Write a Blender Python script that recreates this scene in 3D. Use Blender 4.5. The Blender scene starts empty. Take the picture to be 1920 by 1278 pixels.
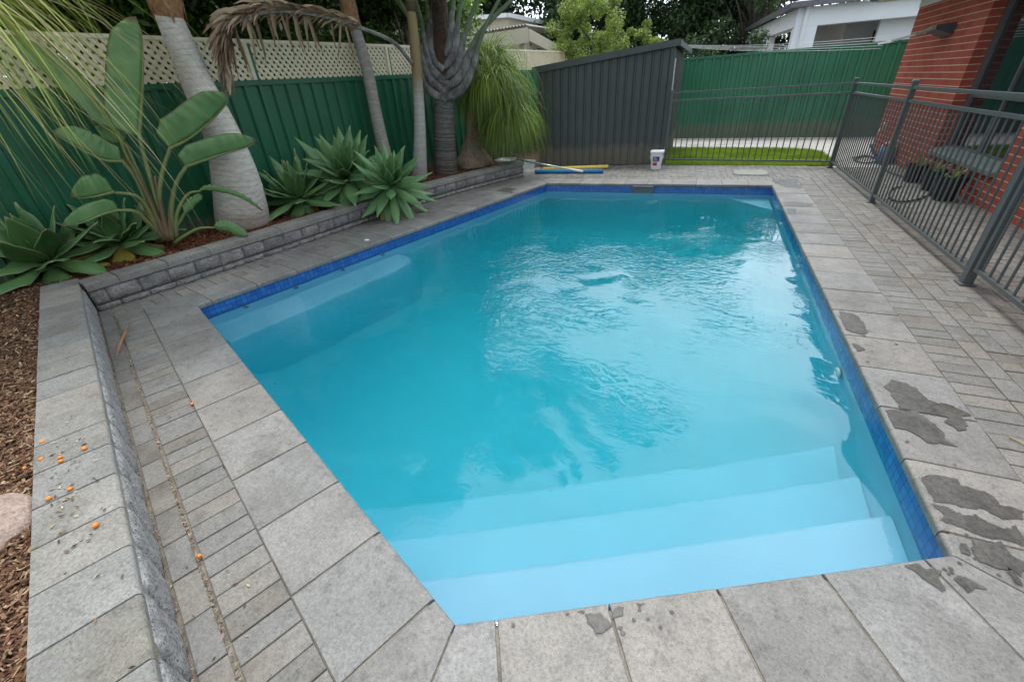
import bpy, math, random
import numpy as np
from mathutils import Vector, Matrix, noise
random.seed(7); RNG = np.random.default_rng(7)
SC = bpy.context.scene; COL = SC.collection

# ---------------------------------------------------------------- camera
F_, CX, CY, CAMH = 792.0, 960.0, 639.0, 1.45
ROT = np.array([[0.0]*3]*3)
def _cam():
    vv = np.array([90.0, 1321.0]); v1 = np.array([386.0, -501.0])
    d = np.array([vv[0], -vv[1], -F_]); d /= np.linalg.norm(d); up = -d
    y = np.array([v1[0], -v1[1], -F_]); y /= np.linalg.norm(y); y -= up*(y@up); y /= np.linalg.norm(y)
    return np.stack([np.cross(y, up), y, up])
ROT = _cam()
cam = bpy.data.objects.new('camera', bpy.data.cameras.new('camera')); COL.objects.link(cam)
cam.data.sensor_width = 36; cam.data.lens = F_/1920*36; cam.data.clip_end = 500; cam.data.clip_start = .05
cam.matrix_world = Matrix([list(ROT[0])+[0], list(ROT[1])+[0], list(ROT[2])+[CAMH], [0, 0, 0, 1]])
SC.camera = cam
# ---------------------------------------------------------------- light
GLOW, BASE = 1.25, .53
SUN_EL, SUN_AZ = math.radians(72), math.radians(-35)
w = bpy.data.worlds.new('World'); SC.world = w; w.use_nodes = True
wn = w.node_tree.nodes; wl = w.node_tree.links
bg = wn['Background']; bg.inputs[1].default_value = 0.13
sky = wn.new('ShaderNodeTexSky'); sky.sky_type = 'NISHITA'; sky.sun_disc = False
sky.sun_elevation = SUN_EL; sky.sun_rotation = SUN_AZ; sky.air_density = 1.2; sky.dust_density = 2
wtc = wn.new('ShaderNodeTexCoord'); wmap = wn.new('ShaderNodeMapping'); wmap.inputs['Scale'].default_value = (1, 1, 2.2)
wno = wn.new('ShaderNodeTexNoise'); wno.inputs['Scale'].default_value = 2.2; wno.inputs['Detail'].default_value = 5; wno.inputs['Roughness'].default_value = .5
wl.new(wtc.outputs['Generated'], wmap.inputs[0]); wl.new(wmap.outputs[0], wno.inputs[0])
wr = wn.new('ShaderNodeValToRGB'); wl.new(wno.outputs['Fac'], wr.inputs[0])
wr.color_ramp.elements[0].position = .3; wr.color_ramp.elements[0].color = (10, 12, 14.2, 1)
wr.color_ramp.elements[1].position = .68; wr.color_ramp.elements[1].color = (16.6, 17.9, 19, 1)
wm = wn.new('ShaderNodeMixRGB'); wm.inputs[0].default_value = .88
# the overcast is thinner and brighter towards one side
dp = wn.new('ShaderNodeVectorMath'); dp.operation = 'DOT_PRODUCT'; nz_ = wn.new('ShaderNodeVectorMath'); nz_.operation = 'NORMALIZE'
wl.new(wtc.outputs['Generated'], nz_.inputs[0]); wl.new(nz_.outputs[0], dp.inputs[0])
dp.inputs[1].default_value = (.14, .80, .58)   # thinnest cloud
mx = wn.new('ShaderNodeMath'); mx.operation = 'MAXIMUM'; mx.inputs[1].default_value = 0; wl.new(dp.outputs['Value'], mx.inputs[0])
pw = wn.new('ShaderNodeMath'); pw.operation = 'POWER'; pw.inputs[1].default_value = 3.5; wl.new(mx.outputs[0], pw.inputs[0])
ma = wn.new('ShaderNodeMath'); ma.operation = 'MULTIPLY_ADD'; ma.inputs[1].default_value = GLOW; ma.inputs[2].default_value = BASE; wl.new(pw.outputs[0], ma.inputs[0])
wg = wn.new('ShaderNodeMixRGB'); wg.blend_type = 'MULTIPLY'; wg.inputs[0].default_value = 1; wl.new(wr.outputs[0], wg.inputs[1]); wl.new(ma.outputs[0], wg.inputs[2])
wl.new(sky.outputs[0], wm.inputs[1]); wl.new(wg.outputs[0], wm.inputs[2]); wl.new(wm.outputs[0], bg.inputs[0])
sl = bpy.data.lights.new('sun', 'SUN'); sl.energy = 1.7; sl.angle = math.radians(14); sl.color = (1, .96, .9)
so = bpy.data.objects.new('sun', sl); COL.objects.link(so)
sd = Vector((math.sin(SUN_AZ)*math.cos(SUN_EL), math.cos(SUN_AZ)*math.cos(SUN_EL), math.sin(SUN_EL)))
so.rotation_euler = (-sd).to_track_quat('-Z', 'Y').to_euler()
vs = SC.view_settings; vs.view_transform = 'Standard'; vs.look = 'None'; vs.gamma = 1; vs.exposure = 0.42
SC.render.engine = 'CYCLES'
cy = SC.cycles; cy.max_bounces = 10; cy.transmission_bounces = 8; cy.transparent_max_bounces = 12
cy.diffuse_bounces = 3; cy.glossy_bounces = 4; cy.volume_bounces = 2; cy.use_denoising = True
cy.caustics_refractive = True; cy.caustics_reflective = False; cy.sample_clamp_indirect = 8

# ---------------------------------------------------------------- pixel -> place helpers
CAMP = np.array([0, 0, CAMH])
def ray(px, py): return ROT @ np.array([px-CX, -(py-CY), -F_])
def G(px, py, z=0.0):
    r = ray(px, py); t = (z-CAMH)/r[2]; return Vector(CAMP+t*r)
def HD(px, py, d):
    r = ray(px, py); return Vector(CAMP+r*d/np.hypot(r[0], r[1]))
def PL(px, py, p, n):
    r = ray(px, py); p = np.array(p); n = np.array(n); return Vector(CAMP+r*((p-CAMP)@n/(r@n)))
def PX(px, py, x): return PL(px, py, (x, 0, 0), (1, 0, 0))
def PY(px, py, y): return PL(px, py, (0, y, 0), (0, 1, 0))

# ---------------------------------------------------------------- mesh helpers
class MB:
    def __init__(s): s.v = []; s.f = []; s.uv = []; s.m = []
    def add(s, vs_, fs, mi=0, uvs=None):
        b = len(s.v); s.v += [tuple(p) for p in vs_]
        for k, f in enumerate(fs):
            s.f.append([b+i for i in f]); s.m.append(mi)
            s.uv.append([uvs[i] for i in f] if uvs else [(0, 0)]*len(f))
    def box(s, x0, x1, y0, y1, z0, z1, mi=0):
        P = [(x0,y0,z0),(x1,y0,z0),(x1,y1,z0),(x0,y1,z0),(x0,y0,z1),(x1,y0,z1),(x1,y1,z1),(x0,y1,z1)]
        s.add(P, [(3,2,1,0),(4,5,6,7),(0,1,5,4),(1,2,6,5),(2,3,7,6),(3,0,4,7)], mi)
    def obox(s, a, b, wd, z0, z1, mi=0, bev=0):
        a = Vector((a[0], a[1], 0)); b = Vector((b[0], b[1], 0)); u = (b-a).normalized(); n = Vector((-u.y, u.x, 0))*wd/2
        q = [a-n, b-n, b+n, a+n]; P = [(p.x,p.y,z0) for p in q]+[(p.x,p.y,z1) for p in q]
        s.add(P, [(3,2,1,0),(4,5,6,7),(0,1,5,4),(1,2,6,5),(2,3,7,6),(3,0,4,7)], mi)
    def beam(s, a, b, w_, h_, mi=0, up=(0,0,1)):
        a = Vector(a); b = Vector(b); u = (b-a).normalized(); sd_ = u.cross(Vector(up)).normalized(); upv = sd_.cross(u)
        P = [p+sd_*i*w_/2+upv*j*h_/2 for p in (a, b) for i, j in ((-1,-1),(1,-1),(1,1),(-1,1))]
        s.add(P, [(3,2,1,0),(4,5,6,7),(0,1,5,4),(1,2,6,5),(2,3,7,6),(3,0,4,7)], mi)
    def tube(s, pts, r, n=8, mi=0, cap=True, flat=1.0):
        pts = [Vector(p) for p in pts]; rr = r if hasattr(r, '__len__') else [r]*len(pts)
        t0 = (pts[1]-pts[0]).normalized(); ref = Vector((0,0,1)) if abs(t0.z) < .9 else Vector((1,0,0))
        x = t0.cross(ref).normalized(); V = []; U = []; L = 0
        for i, p in enumerate(pts):
            t = (pts[min(i+1, len(pts)-1)]-pts[max(i-1, 0)]).normalized()
            x = (x-t*x.dot(t)).normalized(); y = t.cross(x)
            if i: L += (p-pts[i-1]).length
            for k in range(n+1):
                a = 2*math.pi*k/n; V.append(p+x*math.cos(a)*rr[i]+y*math.sin(a)*rr[i]*flat); U.append((k/n, L))
        Fs = [(i*(n+1)+k, i*(n+1)+k+1, (i+1)*(n+1)+k+1, (i+1)*(n+1)+k) for i in range(len(pts)-1) for k in range(n)]
        if cap: Fs += [tuple(range(n-1, -1, -1)), tuple((len(pts)-1)*(n+1)+k for k in range(n))]
        s.add(V, Fs, mi, U)
    def lathe(s, prof, c=(0,0,0), n=24, mi=0, lean=None):
        V = []; U = []
        for (r, z) in prof:
            for k in range(n+1):
                a = 2*math.pi*k/n; V.append((c[0]+r*math.cos(a), c[1]+r*math.sin(a), c[2]+z)); U.append((k/n, z))
        s.add(V, [(i*(n+1)+k, i*(n+1)+k+1, (i+1)*(n+1)+k+1, (i+1)*(n+1)+k) for i in range(len(prof)-1) for k in range(n)], mi, U)
    def leaf(s, pts, wid, side, mi=0, cup=.15, na=4, wave=0.0, tears=()):
        """a blade along pts; wid per point (full width); side: sideways vectors; cup: edges lifted by cup*width"""
        pts = [Vector(p) for p in pts]; V = []; U = []; L = len(pts)
        for i, p in enumerate(pts):
            t = (pts[min(i+1, L-1)]-pts[max(i-1, 0)]).normalized()
            sv = Vector(side) if not isinstance(side, list) else Vector(side[i])
            sv = (sv-t*sv.dot(t)).normalized(); nv = sv.cross(t)
            for k in range(na+1):
                q = k/na*2-1; q *= .72 if (i, q > 0) in tears and abs(q) > .5 else 1; wv = wave*math.sin(i*2.1+k)*abs(q)
                V.append(p+sv*q*wid[i]/2+nv*(abs(q)**1.6)*wid[i]*(cup)+nv*wv); U.append((k/na, i/(L-1)))
        s.add(V, [(i*(na+1)+k, i*(na+1)+k+1, (i+1)*(na+1)+k+1, (i+1)*(na+1)+k) for i in range(L-1) for k in range(na)], mi, U)
    def prism(s, poly, z0, z1, mi=0, ins=.003, drop=.005, steps=2, dists=None, slopez=None):
        n = len(poly); V = []; fs = []
        if area2(poly) < 0: poly = poly[::-1]; dists = None if dists is None else dists[-2::-1]+[dists[-1]]
        lv = [(0, z0)]+[(1-math.cos(math.pi/2*k/steps), z1-drop+drop*math.sin(math.pi/2*k/steps)) for k in range(steps+1)]
        for q, z in lv:
            P = offset(poly, [(-ins if dists is None else -d)*q for d in (dists or [0]*n)])
            V += [(p[0], p[1], z) for p in P]
        for l in range(len(lv)-1):
            for k in range(n): fs.append((l*n+k, l*n+(k+1) % n, (l+1)*n+(k+1) % n, (l+1)*n+k))
        fs.append(tuple((len(lv)-1)*n+k for k in range(n)))
        s.add(V, fs, mi)
    def build(s, name, mats, parent=None, smooth=False, **kw):
        me = bpy.data.meshes.new(name); me.from_pydata(s.v, [], s.f)
        mats = mats if isinstance(mats, (list, tuple)) else [mats]
        for m in mats: me.materials.append(m)
        me.polygons.foreach_set('material_index', s.m)
        uvl = me.uv_layers.new(name='UVMap'); flat = [c for f in s.uv for p in f for c in p]; uvl.data.foreach_set('uv', flat)
        if smooth: me.polygons.foreach_set('use_smooth', [True]*len(s.f))
        me.update(); o = bpy.data.objects.new(name, me); COL.objects.link(o)
        if parent: o.parent = parent
        return tag(o, **kw)
def area2(p): return sum(p[i][0]*p[(i+1) % len(p)][1]-p[(i+1) % len(p)][0]*p[i][1] for i in range(len(p)))
def offset(poly, d):
    """convex-ish CCW polygon, edge i (i->i+1) moved outward by d[i]"""
    n = len(poly); d = d if hasattr(d, '__len__') else [d]*n; out = []
    L = []
    for i in range(n):
        a = Vector(poly[i][:2]); b = Vector(poly[(i+1) % n][:2]); u = (b-a).normalized(); nn = Vector((u.y, -u.x)); L.append((a+nn*d[i], u))
    for i in range(n):
        (p, u), (q, v) = L[i-1], L[i]; cr = u.x*v.y-u.y*v.x
        if abs(cr) < 1e-5: out.append((q.x, q.y)); continue
        t = ((q.x-p.x)*v.y-(q.y-p.y)*v.x)/cr; out.append((p.x+u.x*t, p.y+u.y*t))
    return out
def clip(poly, reg):
    """Sutherland-Hodgman, reg convex CCW"""
    out = list(poly); n = len(reg)
    for i in range(n):
        a, b = reg[i], reg[(i+1) % n]; inp = out; out = []
        f = lambda p: (b[0]-a[0])*(p[1]-a[1])-(b[1]-a[1])*(p[0]-a[0])
        for k in range(len(inp)):
            p, q = inp[k-1], inp[k]; fp, fq = f(p), f(q)
            if (fp < 0) != (fq < 0): t = fp/(fp-fq); out.append((p[0]+(q[0]-p[0])*t, p[1]+(q[1]-p[1])*t))
            if fq >= 0: out.append(q)
        if not out: return []
    r = []
    for p in out:
        if not r or math.hypot(p[0]-r[-1][0], p[1]-r[-1][1]) > .004: r.append(p)
    while len(r) > 1 and math.hypot(r[0][0]-r[-1][0], r[0][1]-r[-1][1]) <= .004: r.pop()
    return r if len(r) > 2 and abs(area2(r)) > 8e-4 else []
def tag(o, label=None, cat=None, group=None, kind=None):
    if label: o['label'] = label
    if cat: o['category'] = cat
    if group: o['group'] = group
    if kind: o['kind'] = kind
    return o
def empty(name, loc=(0,0,0), label=None, cat=None, group=None, rz=0, kind=None):
    o = bpy.data.objects.new(name, None); COL.objects.link(o); o.location = loc; o.rotation_euler = (0,0,rz); o.empty_display_size = .1
    o['_'] = 0; del o['_']
    return tag(o, label, cat, group, kind)
def rel(o, parent):
    """parent a world-space mesh under an Empty standing elsewhere, keeping the mesh where it is"""
    o.parent = parent; o.matrix_parent_inverse = (Matrix.Translation(parent.location)@parent.rotation_euler.to_matrix().to_4x4()).inverted(); return o
def quads(name, Q, mats, parent=None, mi=None, smooth=False, uv=False, **kw):
    Q = np.asarray(Q, dtype=np.float32); n, k = Q.shape[:2]; me = bpy.data.meshes.new(name)
    me.vertices.add(n*k); me.vertices.foreach_set('co', Q.reshape(-1)); me.loops.add(n*k)
    me.loops.foreach_set('vertex_index', np.arange(n*k, dtype=np.int32)); me.polygons.add(n)
    me.polygons.foreach_set('loop_start', np.arange(0, n*k, k, dtype=np.int32)); me.polygons.foreach_set('loop_total', np.full(n, k, dtype=np.int32))
    for m in (mats if isinstance(mats, (list, tuple)) else [mats]): me.materials.append(m)
    if mi is not None: me.polygons.foreach_set('material_index', np.asarray(mi, dtype=np.int32))
    me.update(calc_edges=True); me.validate(); o = bpy.data.objects.new(name, me); COL.objects.link(o)
    if parent: rel(o, parent)
    return tag(o, **kw)
def bez(P, n=8):
    """Catmull-Rom through points"""
    P = [Vector(p) for p in P]; P = [P[0]*2-P[1]]+P+[P[-1]*2-P[-2]]; out = []
    for i in range(1, len(P)-2):
        for k in range(n):
            t = k/n; a, b, c, d = P[i-1:i+3]
            out.append(.5*((2*b)+(c-a)*t+(2*a-5*b+4*c-d)*t*t+(3*b-a-3*c+d)*t**3))
    out.append(P[-2]); return out

# ---------------------------------------------------------------- materials
def mat(name, rough=.7, spec=.4):
    m = bpy.data.materials.new(name); m.use_nodes = True; n = m.node_tree.nodes; b = n['Principled BSDF']
    b.inputs['Roughness'].default_value = rough; b.inputs['Specular IOR Level'].default_value = spec
    return m, n, m.node_tree.links, b
def N(n, t, **kw):
    x = n.new(t)
    for k, v in kw.items():
        if k in x.inputs: x.inputs[k].default_value = v
        else: setattr(x, k, v)
    return x
def ramp(n, stops):
    r = n.new('ShaderNodeValToRGB'); e = r.color_ramp.elements
    while len(e) < len(stops): e.new(.5)
    for i, (p, c) in enumerate(stops): e[i].position = p; e[i].color = (*c, 1)
    return r
def mix(n, l, a, b, fac, mode='MIX'):
    x = n.new('ShaderNodeMixRGB'); x.blend_type = mode
    for s_, v in ((0, fac), (1, a), (2, b)):
        if isinstance(v, (int, float)): x.inputs[s_].default_value = v
        elif isinstance(v, tuple): x.inputs[s_].default_value = (*v, 1)
        else: l.new(v, x.inputs[s_])
    return x.outputs[0]
def bump(n, l, h, b, strength=.5, dist=.01, prev=None):
    x = n.new('ShaderNodeBump'); x.inputs['Strength'].default_value = strength; x.inputs['Distance'].default_value = dist
    l.new(h, x.inputs['Height'])
    if prev: l.new(prev, x.inputs['Normal'])
    if b: l.new(x.outputs[0], b.inputs['Normal'])
    return x.outputs[0]
def mul(c, k): return tuple(x*k for x in c)
def grainy(name, c, var=.3, scale=6, fine=120, rough=.8, bmp=.4, bdist=.004, island=0.0, spec=.35, stain=None, speck=0.0, streak=None, gmix=.8, pit=0):
    """stone-like surface: broad tone, fine grain, tone per piece"""
    m, n, l, b = mat(name, rough, spec); tc = N(n, 'ShaderNodeTexCoord')
    co = tc.outputs['Object']
    if island:
        gg = N(n, 'ShaderNodeNewGeometry'); ml = N(n, 'ShaderNodeMath', operation='MULTIPLY'); ml.inputs[1].default_value = 61; l.new(gg.outputs['Random Per Island'], ml.inputs[0])
        va = N(n, 'ShaderNodeVectorMath', operation='ADD'); l.new(co, va.inputs[0]); l.new(ml.outputs[0], va.inputs[1]); co = va.outputs[0]
    n1 = N(n, 'ShaderNodeTexNoise', Scale=scale, Detail=6, Roughness=.6); l.new(co, n1.inputs[0])
    r1 = ramp(n, [(.3, mul(c, 1-var)), (.7, mul(c, 1+var))]); l.new(n1.outputs['Fac'], r1.inputs[0]); colr = r1.outputs[0]
    n2 = N(n, 'ShaderNodeTexNoise', Scale=fine, Detail=4, Roughness=.7)
    if streak:
        mp = N(n, 'ShaderNodeMapping'); mp.inputs['Rotation'].default_value = (0, 0, streak); mp.inputs['Scale'].default_value = (1, .25, 1); l.new(co, mp.inputs[0]); l.new(mp.outputs[0], n2.inputs[0])
    else: l.new(co, n2.inputs[0])
    r2 = ramp(n, [(.33, (.62,)*3), (.62, (1.22,)*3)]); l.new(n2.outputs['Fac'], r2.inputs[0]); colr = mix(n, l, colr, r2.outputs[0], gmix, 'MULTIPLY')
    if speck:
        n3 = N(n, 'ShaderNodeTexNoise', Scale=fine*2.2, Detail=2); l.new(co, n3.inputs[0])
        r3 = ramp(n, [(.3, (1-speck,)*3), (.42, (1,)*3), (.66, (1,)*3), (.75, (1+speck,)*3)]); l.new(n3.outputs['Fac'], r3.inputs[0]); colr = mix(n, l, colr, r3.outputs[0], 1, 'MULTIPLY')
    if pit:
        n6 = N(n, 'ShaderNodeTexNoise', Scale=22, Detail=9, Roughness=.72); l.new(co, n6.inputs[0]); r6 = ramp(n, [(.36, (1-pit,)*3), (.47, (1,)*3), (.7, (1+pit*.35,)*3)]); l.new(n6.outputs['Fac'], r6.inputs[0]); colr = mix(n, l, colr, r6.outputs[0], 1, 'MULTIPLY')
        n7 = N(n, 'ShaderNodeTexVoronoi', Scale=140); l.new(co, n7.inputs[0]); r7 = ramp(n, [(.12, (.5,)*3), (.3, (1,)*3)]); l.new(n7.outputs['Distance'], r7.inputs[0]); colr = mix(n, l, colr, r7.outputs[0], pit, 'MULTIPLY')
    if island:
        g = N(n, 'ShaderNodeNewGeometry'); r4 = ramp(n, [(0, mul((1.0, .97, .93), 1-island)), (.5, (1, 1, 1)), (1, mul((1.03, .97, .9), 1+island))])
        l.new(g.outputs['Random Per Island'], r4.inputs[0]); colr = mix(n, l, colr, r4.outputs[0], 1, 'MULTIPLY')
    if stain:
        n5 = N(n, 'ShaderNodeTexNoise', Scale=1.3, Detail=8, Roughness=.65); l.new(co, n5.inputs[0])
        r5 = ramp(n, [(.52, (0,)*3), (.68, (1,)*3)]); l.new(n5.outputs['Fac'], r5.inputs[0]); colr = mix(n, l, colr, stain, r5.outputs[0], 'MULTIPLY')
    l.new(colr, b.inputs['Base Color']); bump(n, l, n2.outputs['Fac'], b, bmp, bdist)
    return m
def plain(name, c, rough=.5, spec=.5, metal=0, var=.12, scale=8, bmp=0.0, dirt=0.0, foot=0.0):
    m, n, l, b = mat(name, rough, spec); b.inputs['Metallic'].default_value = metal
    tc = N(n, 'ShaderNodeTexCoord'); n1 = N(n, 'ShaderNodeTexNoise', Scale=scale, Detail=5, Roughness=.6); l.new(tc.outputs['Object'], n1.inputs[0])
    r1 = ramp(n, [(.3, mul(c, 1-var)), (.7, mul(c, 1+var))]); l.new(n1.outputs['Fac'], r1.inputs[0]); o = r1.outputs[0]
    if dirt:
        n2 = N(n, 'ShaderNodeTexNoise', Scale=scale*5, Detail=6, Roughness=.75); l.new(tc.outputs['Object'], n2.inputs[0])
        r2 = ramp(n, [(.55, (0,)*3), (.75, (dirt,)*3)]); l.new(n2.outputs['Fac'], r2.inputs[0]); o = mix(n, l, o, (.12, .1, .07), r2.outputs[0])
    if foot:
        sz = N(n, 'ShaderNodeSeparateXYZ'); l.new(tc.outputs['Object'], sz.inputs[0]); n3 = N(n, 'ShaderNodeTexNoise', Scale=7, Detail=6, Roughness=.7); l.new(tc.outputs['Object'], n3.inputs[0])
        q = N(n, 'ShaderNodeMath', operation='MULTIPLY_ADD'); l.new(n3.outputs['Fac'], q.inputs[0]); q.inputs[1].default_value = -.55; l.new(sz.outputs[2], q.inputs[2])
        rf = ramp(n, [(.0, (foot,)*3), (.12, (0,)*3)]); l.new(q.outputs[0], rf.inputs[0]); o = mix(n, l, o, (.17, .14, .1), rf.outputs[0])
    l.new(o, b.inputs['Base Color'])
    if bmp: bump(n, l, n1.outputs['Fac'], b, bmp, .01)
    return m
def leafmat(name, ca, cb, rough=.45, trans=.25, midrib=None, tipc=None, vein=0, clump=1.2, edge=None):
    m, n, l, b = mat(name, rough, .45); g = N(n, 'ShaderNodeNewGeometry'); tc = N(n, 'ShaderNodeTexCoord')
    r = ramp(n, [(0, ca), (1, cb)])
    n1 = N(n, 'ShaderNodeTexNoise', Scale=clump, Detail=3); l.new(tc.outputs['Object'], n1.inputs[0])
    ad = N(n, 'ShaderNodeMath', operation='MULTIPLY_ADD'); l.new(g.outputs['Random Per Island'], ad.inputs[0]); ad.inputs[1].default_value = .7
    s2 = N(n, 'ShaderNodeMath', operation='MULTIPLY_ADD'); l.new(n1.outputs['Fac'], s2.inputs[0]); s2.inputs[1].default_value = 1.6; s2.inputs[2].default_value = -.62; l.new(s2.outputs[0], ad.inputs[2])
    l.new(ad.outputs[0], r.inputs[0]); colr = r.outputs[0]
    if midrib or tipc or vein or edge:
        uv = N(n, 'ShaderNodeSeparateXYZ'); l.new(tc.outputs['UV'], uv.inputs[0])
        if midrib:
            d = N(n, 'ShaderNodeMath', operation='SUBTRACT'); l.new(uv.outputs[0], d.inputs[0]); d.inputs[1].default_value = .5
            a = N(n, 'ShaderNodeMath', operation='ABSOLUTE'); l.new(d.outputs[0], a.inputs[0])
            rr = ramp(n, [(.0, (1,)*3), (.05, (0,)*3)]); l.new(a.outputs[0], rr.inputs[0]); colr = mix(n, l, colr, midrib, rr.outputs[0])
            if edge:
                re = ramp(n, [(.46, (0,)*3), (.5, (1,)*3)]); l.new(a.outputs[0], re.inputs[0]); colr = mix(n, l, colr, edge, re.outputs[0])
        if tipc:
            rt = ramp(n, [(.9, (0,)*3), (.985, (1,)*3)]); l.new(uv.outputs[1], rt.inputs[0]); colr = mix(n, l, colr, tipc, rt.outputs[0])
        if vein:
            wv = N(n, 'ShaderNodeTexWave', Scale=vein); wv.bands_direction = 'Y'; wv.inputs['Distortion'].default_value = 1.5; l.new(tc.outputs['UV'], wv.inputs[0])
            colr = mix(n, l, colr, wv.outputs[0], .12, 'OVERLAY'); bump(n, l, wv.outputs[0], b, .25, .003)
    l.new(colr, b.inputs['Base Color'])
    if trans:
        t = N(n, 'ShaderNodeBsdfTranslucent'); tl = mix(n, l, colr, (1.3, 1.4, .6), 1, 'MULTIPLY'); l.new(tl, t.inputs[0])
        ms = N(n, 'ShaderNodeMixShader'); ms.inputs[0].default_value = trans; l.new(b.outputs[0], ms.inputs[1]); l.new(t.outputs[0], ms.inputs[2])
        l.new(ms.outputs[0], n['Material Output'].inputs[0])
    return m
def ringed(name, ca, cb, ring, period=.05, rough=.8, bmp=.6, top=None, topz=99):
    """palm bark: leaf-scar rings along the stem length (UV v in metres)"""
    m, n, l, b = mat(name, rough, .25); tc = N(n, 'ShaderNodeTexCoord'); uv = N(n, 'ShaderNodeSeparateXYZ'); l.new(tc.outputs['UV'], uv.inputs[0])
    nz = N(n, 'ShaderNodeTexNoise', Scale=3, Detail=3); l.new(tc.outputs['Object'], nz.inputs[0])
    a = N(n, 'ShaderNodeMath', operation='MULTIPLY_ADD'); l.new(nz.outputs['Fac'], a.inputs[0]); a.inputs[1].default_value = period*1.5; l.new(uv.outputs[1], a.inputs[2])
    d = N(n, 'ShaderNodeMath', operation='DIVIDE'); l.new(a.outputs[0], d.inputs[0]); d.inputs[1].default_value = period
    fr = N(n, 'ShaderNodeMath', operation='FRACT'); l.new(d.outputs[0], fr.inputs[0])
    n2 = N(n, 'ShaderNodeTexNoise', Scale=14, Detail=8, Roughness=.7); mp = N(n, 'ShaderNodeMapping'); mp.inputs['Scale'].default_value = (1, 1, 2.5); l.new(tc.outputs['Object'], mp.inputs[0]); l.new(mp.outputs[0], n2.inputs[0])
    r1 = ramp(n, [(.3, ca), (.7, cb)]); l.new(n2.outputs['Fac'], r1.inputs[0])
    rr = ramp(n, [(0, (1,)*3), (.1, (.2,)*3), (.25, (0,)*3), (.92, (0,)*3), (1, (.8,)*3)]); l.new(fr.outputs[0], rr.inputs[0])
    n4 = N(n, 'ShaderNodeTexNoise', Scale=9, Detail=4, Roughness=.7); l.new(tc.outputs['Object'], n4.inputs[0]); r4 = ramp(n, [(.35, (.1,)*3), (.65, (1,)*3)]); l.new(n4.outputs['Fac'], r4.inputs[0])
    rm_ = mix(n, l, rr.outputs[0], r4.outputs[0], 1, 'MULTIPLY'); colr = mix(n, l, r1.outputs[0], ring, rm_)
    rb = N(n, 'ShaderNodeMapRange'); l.new(uv.outputs[1], rb.inputs[0]); rb.inputs[1].default_value = .35; rb.inputs[2].default_value = .0; rb.inputs[4].default_value = .65
    colr = mix(n, l, colr, (.16, .11, .08), rb.outputs[0])
    if top:
        rt = N(n, 'ShaderNodeMapRange'); l.new(uv.outputs[1], rt.inputs[0]); rt.inputs[1].default_value = topz-.25; rt.inputs[2].default_value = topz+.1
        colr = mix(n, l, colr, top, rt.outputs[0])
    l.new(colr, b.inputs['Base Color']); hn = bump(n, l, fr.outputs[0], None, bmp, .012); bump(n, l, n2.outputs['Fac'], b, .5, .01, hn)
    return m

M = {}
M['coping'] = grainy('coping_stone', (.216, .208, .196), .22, 3, 85, .6, .5, .003, .09, stain=(.74, .73, .71), speck=.35, gmix=.6, pit=.26)
M['paver'] = grainy('paver_concrete', (.192, .184, .17), .16, 5, 90, .65, .45, .003, .08, stain=(.78, .74, .67), speck=.35, gmix=.65, pit=.25)
M['grout'] = grainy('joint_sand', (.2, .175, .14), .35, 12, 200, .95, .6, .004)
M['cap'] = grainy('wall_cap_concrete', (.215, .208, .192), .2, 3, 110, .85, .4, .003, .1, speck=.3, stain=(.8, .76, .68), pit=.22)
M['block'] = grainy('split_face_block', (.235, .23, .225), .35, 9, 45, .9, 1, .02, .15, speck=.5)
M['rubble'] = grainy('exposed_aggregate', (.27, .265, .26), .3, 14, 55, .85, 1, .01, 0, speck=.9)
M['concrete'] = grainy('path_concrete', (.42, .4, .37), .12, 2, 90, .85, .3, .003, stain=(.8, .77, .72))
M['soil'] = grainy('garden_soil', (.06, .035, .022), .4, 8, 60, .95, .8, .02)
M['ground'] = grainy('bare_ground', (.12, .1, .075), .3, 2, 40, .95, .5, .01)
M['lawn'] = grainy('lawn_soil', (.06, .11, .02), .3, 6, 60, .95, .6, .01)
M['boulder'] = grainy('sandstone', (.42, .31, .25), .25, 7, 60, .85, .8, .012, speck=.3)
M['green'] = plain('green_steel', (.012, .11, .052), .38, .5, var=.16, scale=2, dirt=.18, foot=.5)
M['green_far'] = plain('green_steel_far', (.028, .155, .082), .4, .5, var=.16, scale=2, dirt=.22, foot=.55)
M['shed'] = plain('dark_grey_steel', (.05, .062, .056), .42, .5, var=.16, scale=2, dirt=.15, foot=.6)
M['cream'] = plain('cream_lattice', (.72, .64, .45), .55, .4, var=.08, scale=5, dirt=.25)
M['rail'] = plain('fence_paint', (.085, .1, .1), .4, .5, var=.12, scale=20)
M['white'] = plain('white_plastic', (.75, .76, .78), .35, .5, var=.04)
M['wpaint'] = plain('white_render', (.8, .82, .86), .6, .3, var=.05, scale=2)
M['beige'] = plain('beige_paint', (.5, .45, .35), .6, .3, var=.08, scale=2)
M['iron'] = plain('weathered_roofing', (.35, .34, .32), .5, .4, var=.2, scale=3)
M['gutter'] = plain('grey_gutter', (.12, .12, .13), .4, .5)
M['dark'] = plain('dark_interior', (.012, .012, .014), .6, .3)
M['black'] = plain('black_plastic', (.012, .012, .013), .45, .5, var=.2)
M['alu'] = plain('window_frame_metal', (.14, .145, .14), .4, .6, .3)
M['steel'] = plain('brushed_pole', (.5, .53, .56), .3, .5, .7)
M['navy'] = plain('navy_label', (.02, .035, .13), .4)
M['red'] = plain('red_label', (.5, .025, .03), .4)
M['bluef'] = plain('blue_foam', (.04, .2, .42), .7, .2, var=.12, scale=30, bmp=.2)
M['yellow'] = plain('yellow_foam', (.75, .56, .12), .7, .2, var=.1, scale=30, bmp=.2)
M['orange'] = plain('orange_skin', (.72, .22, .018), .35, .5, var=.18, scale=60, bmp=.2)
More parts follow.
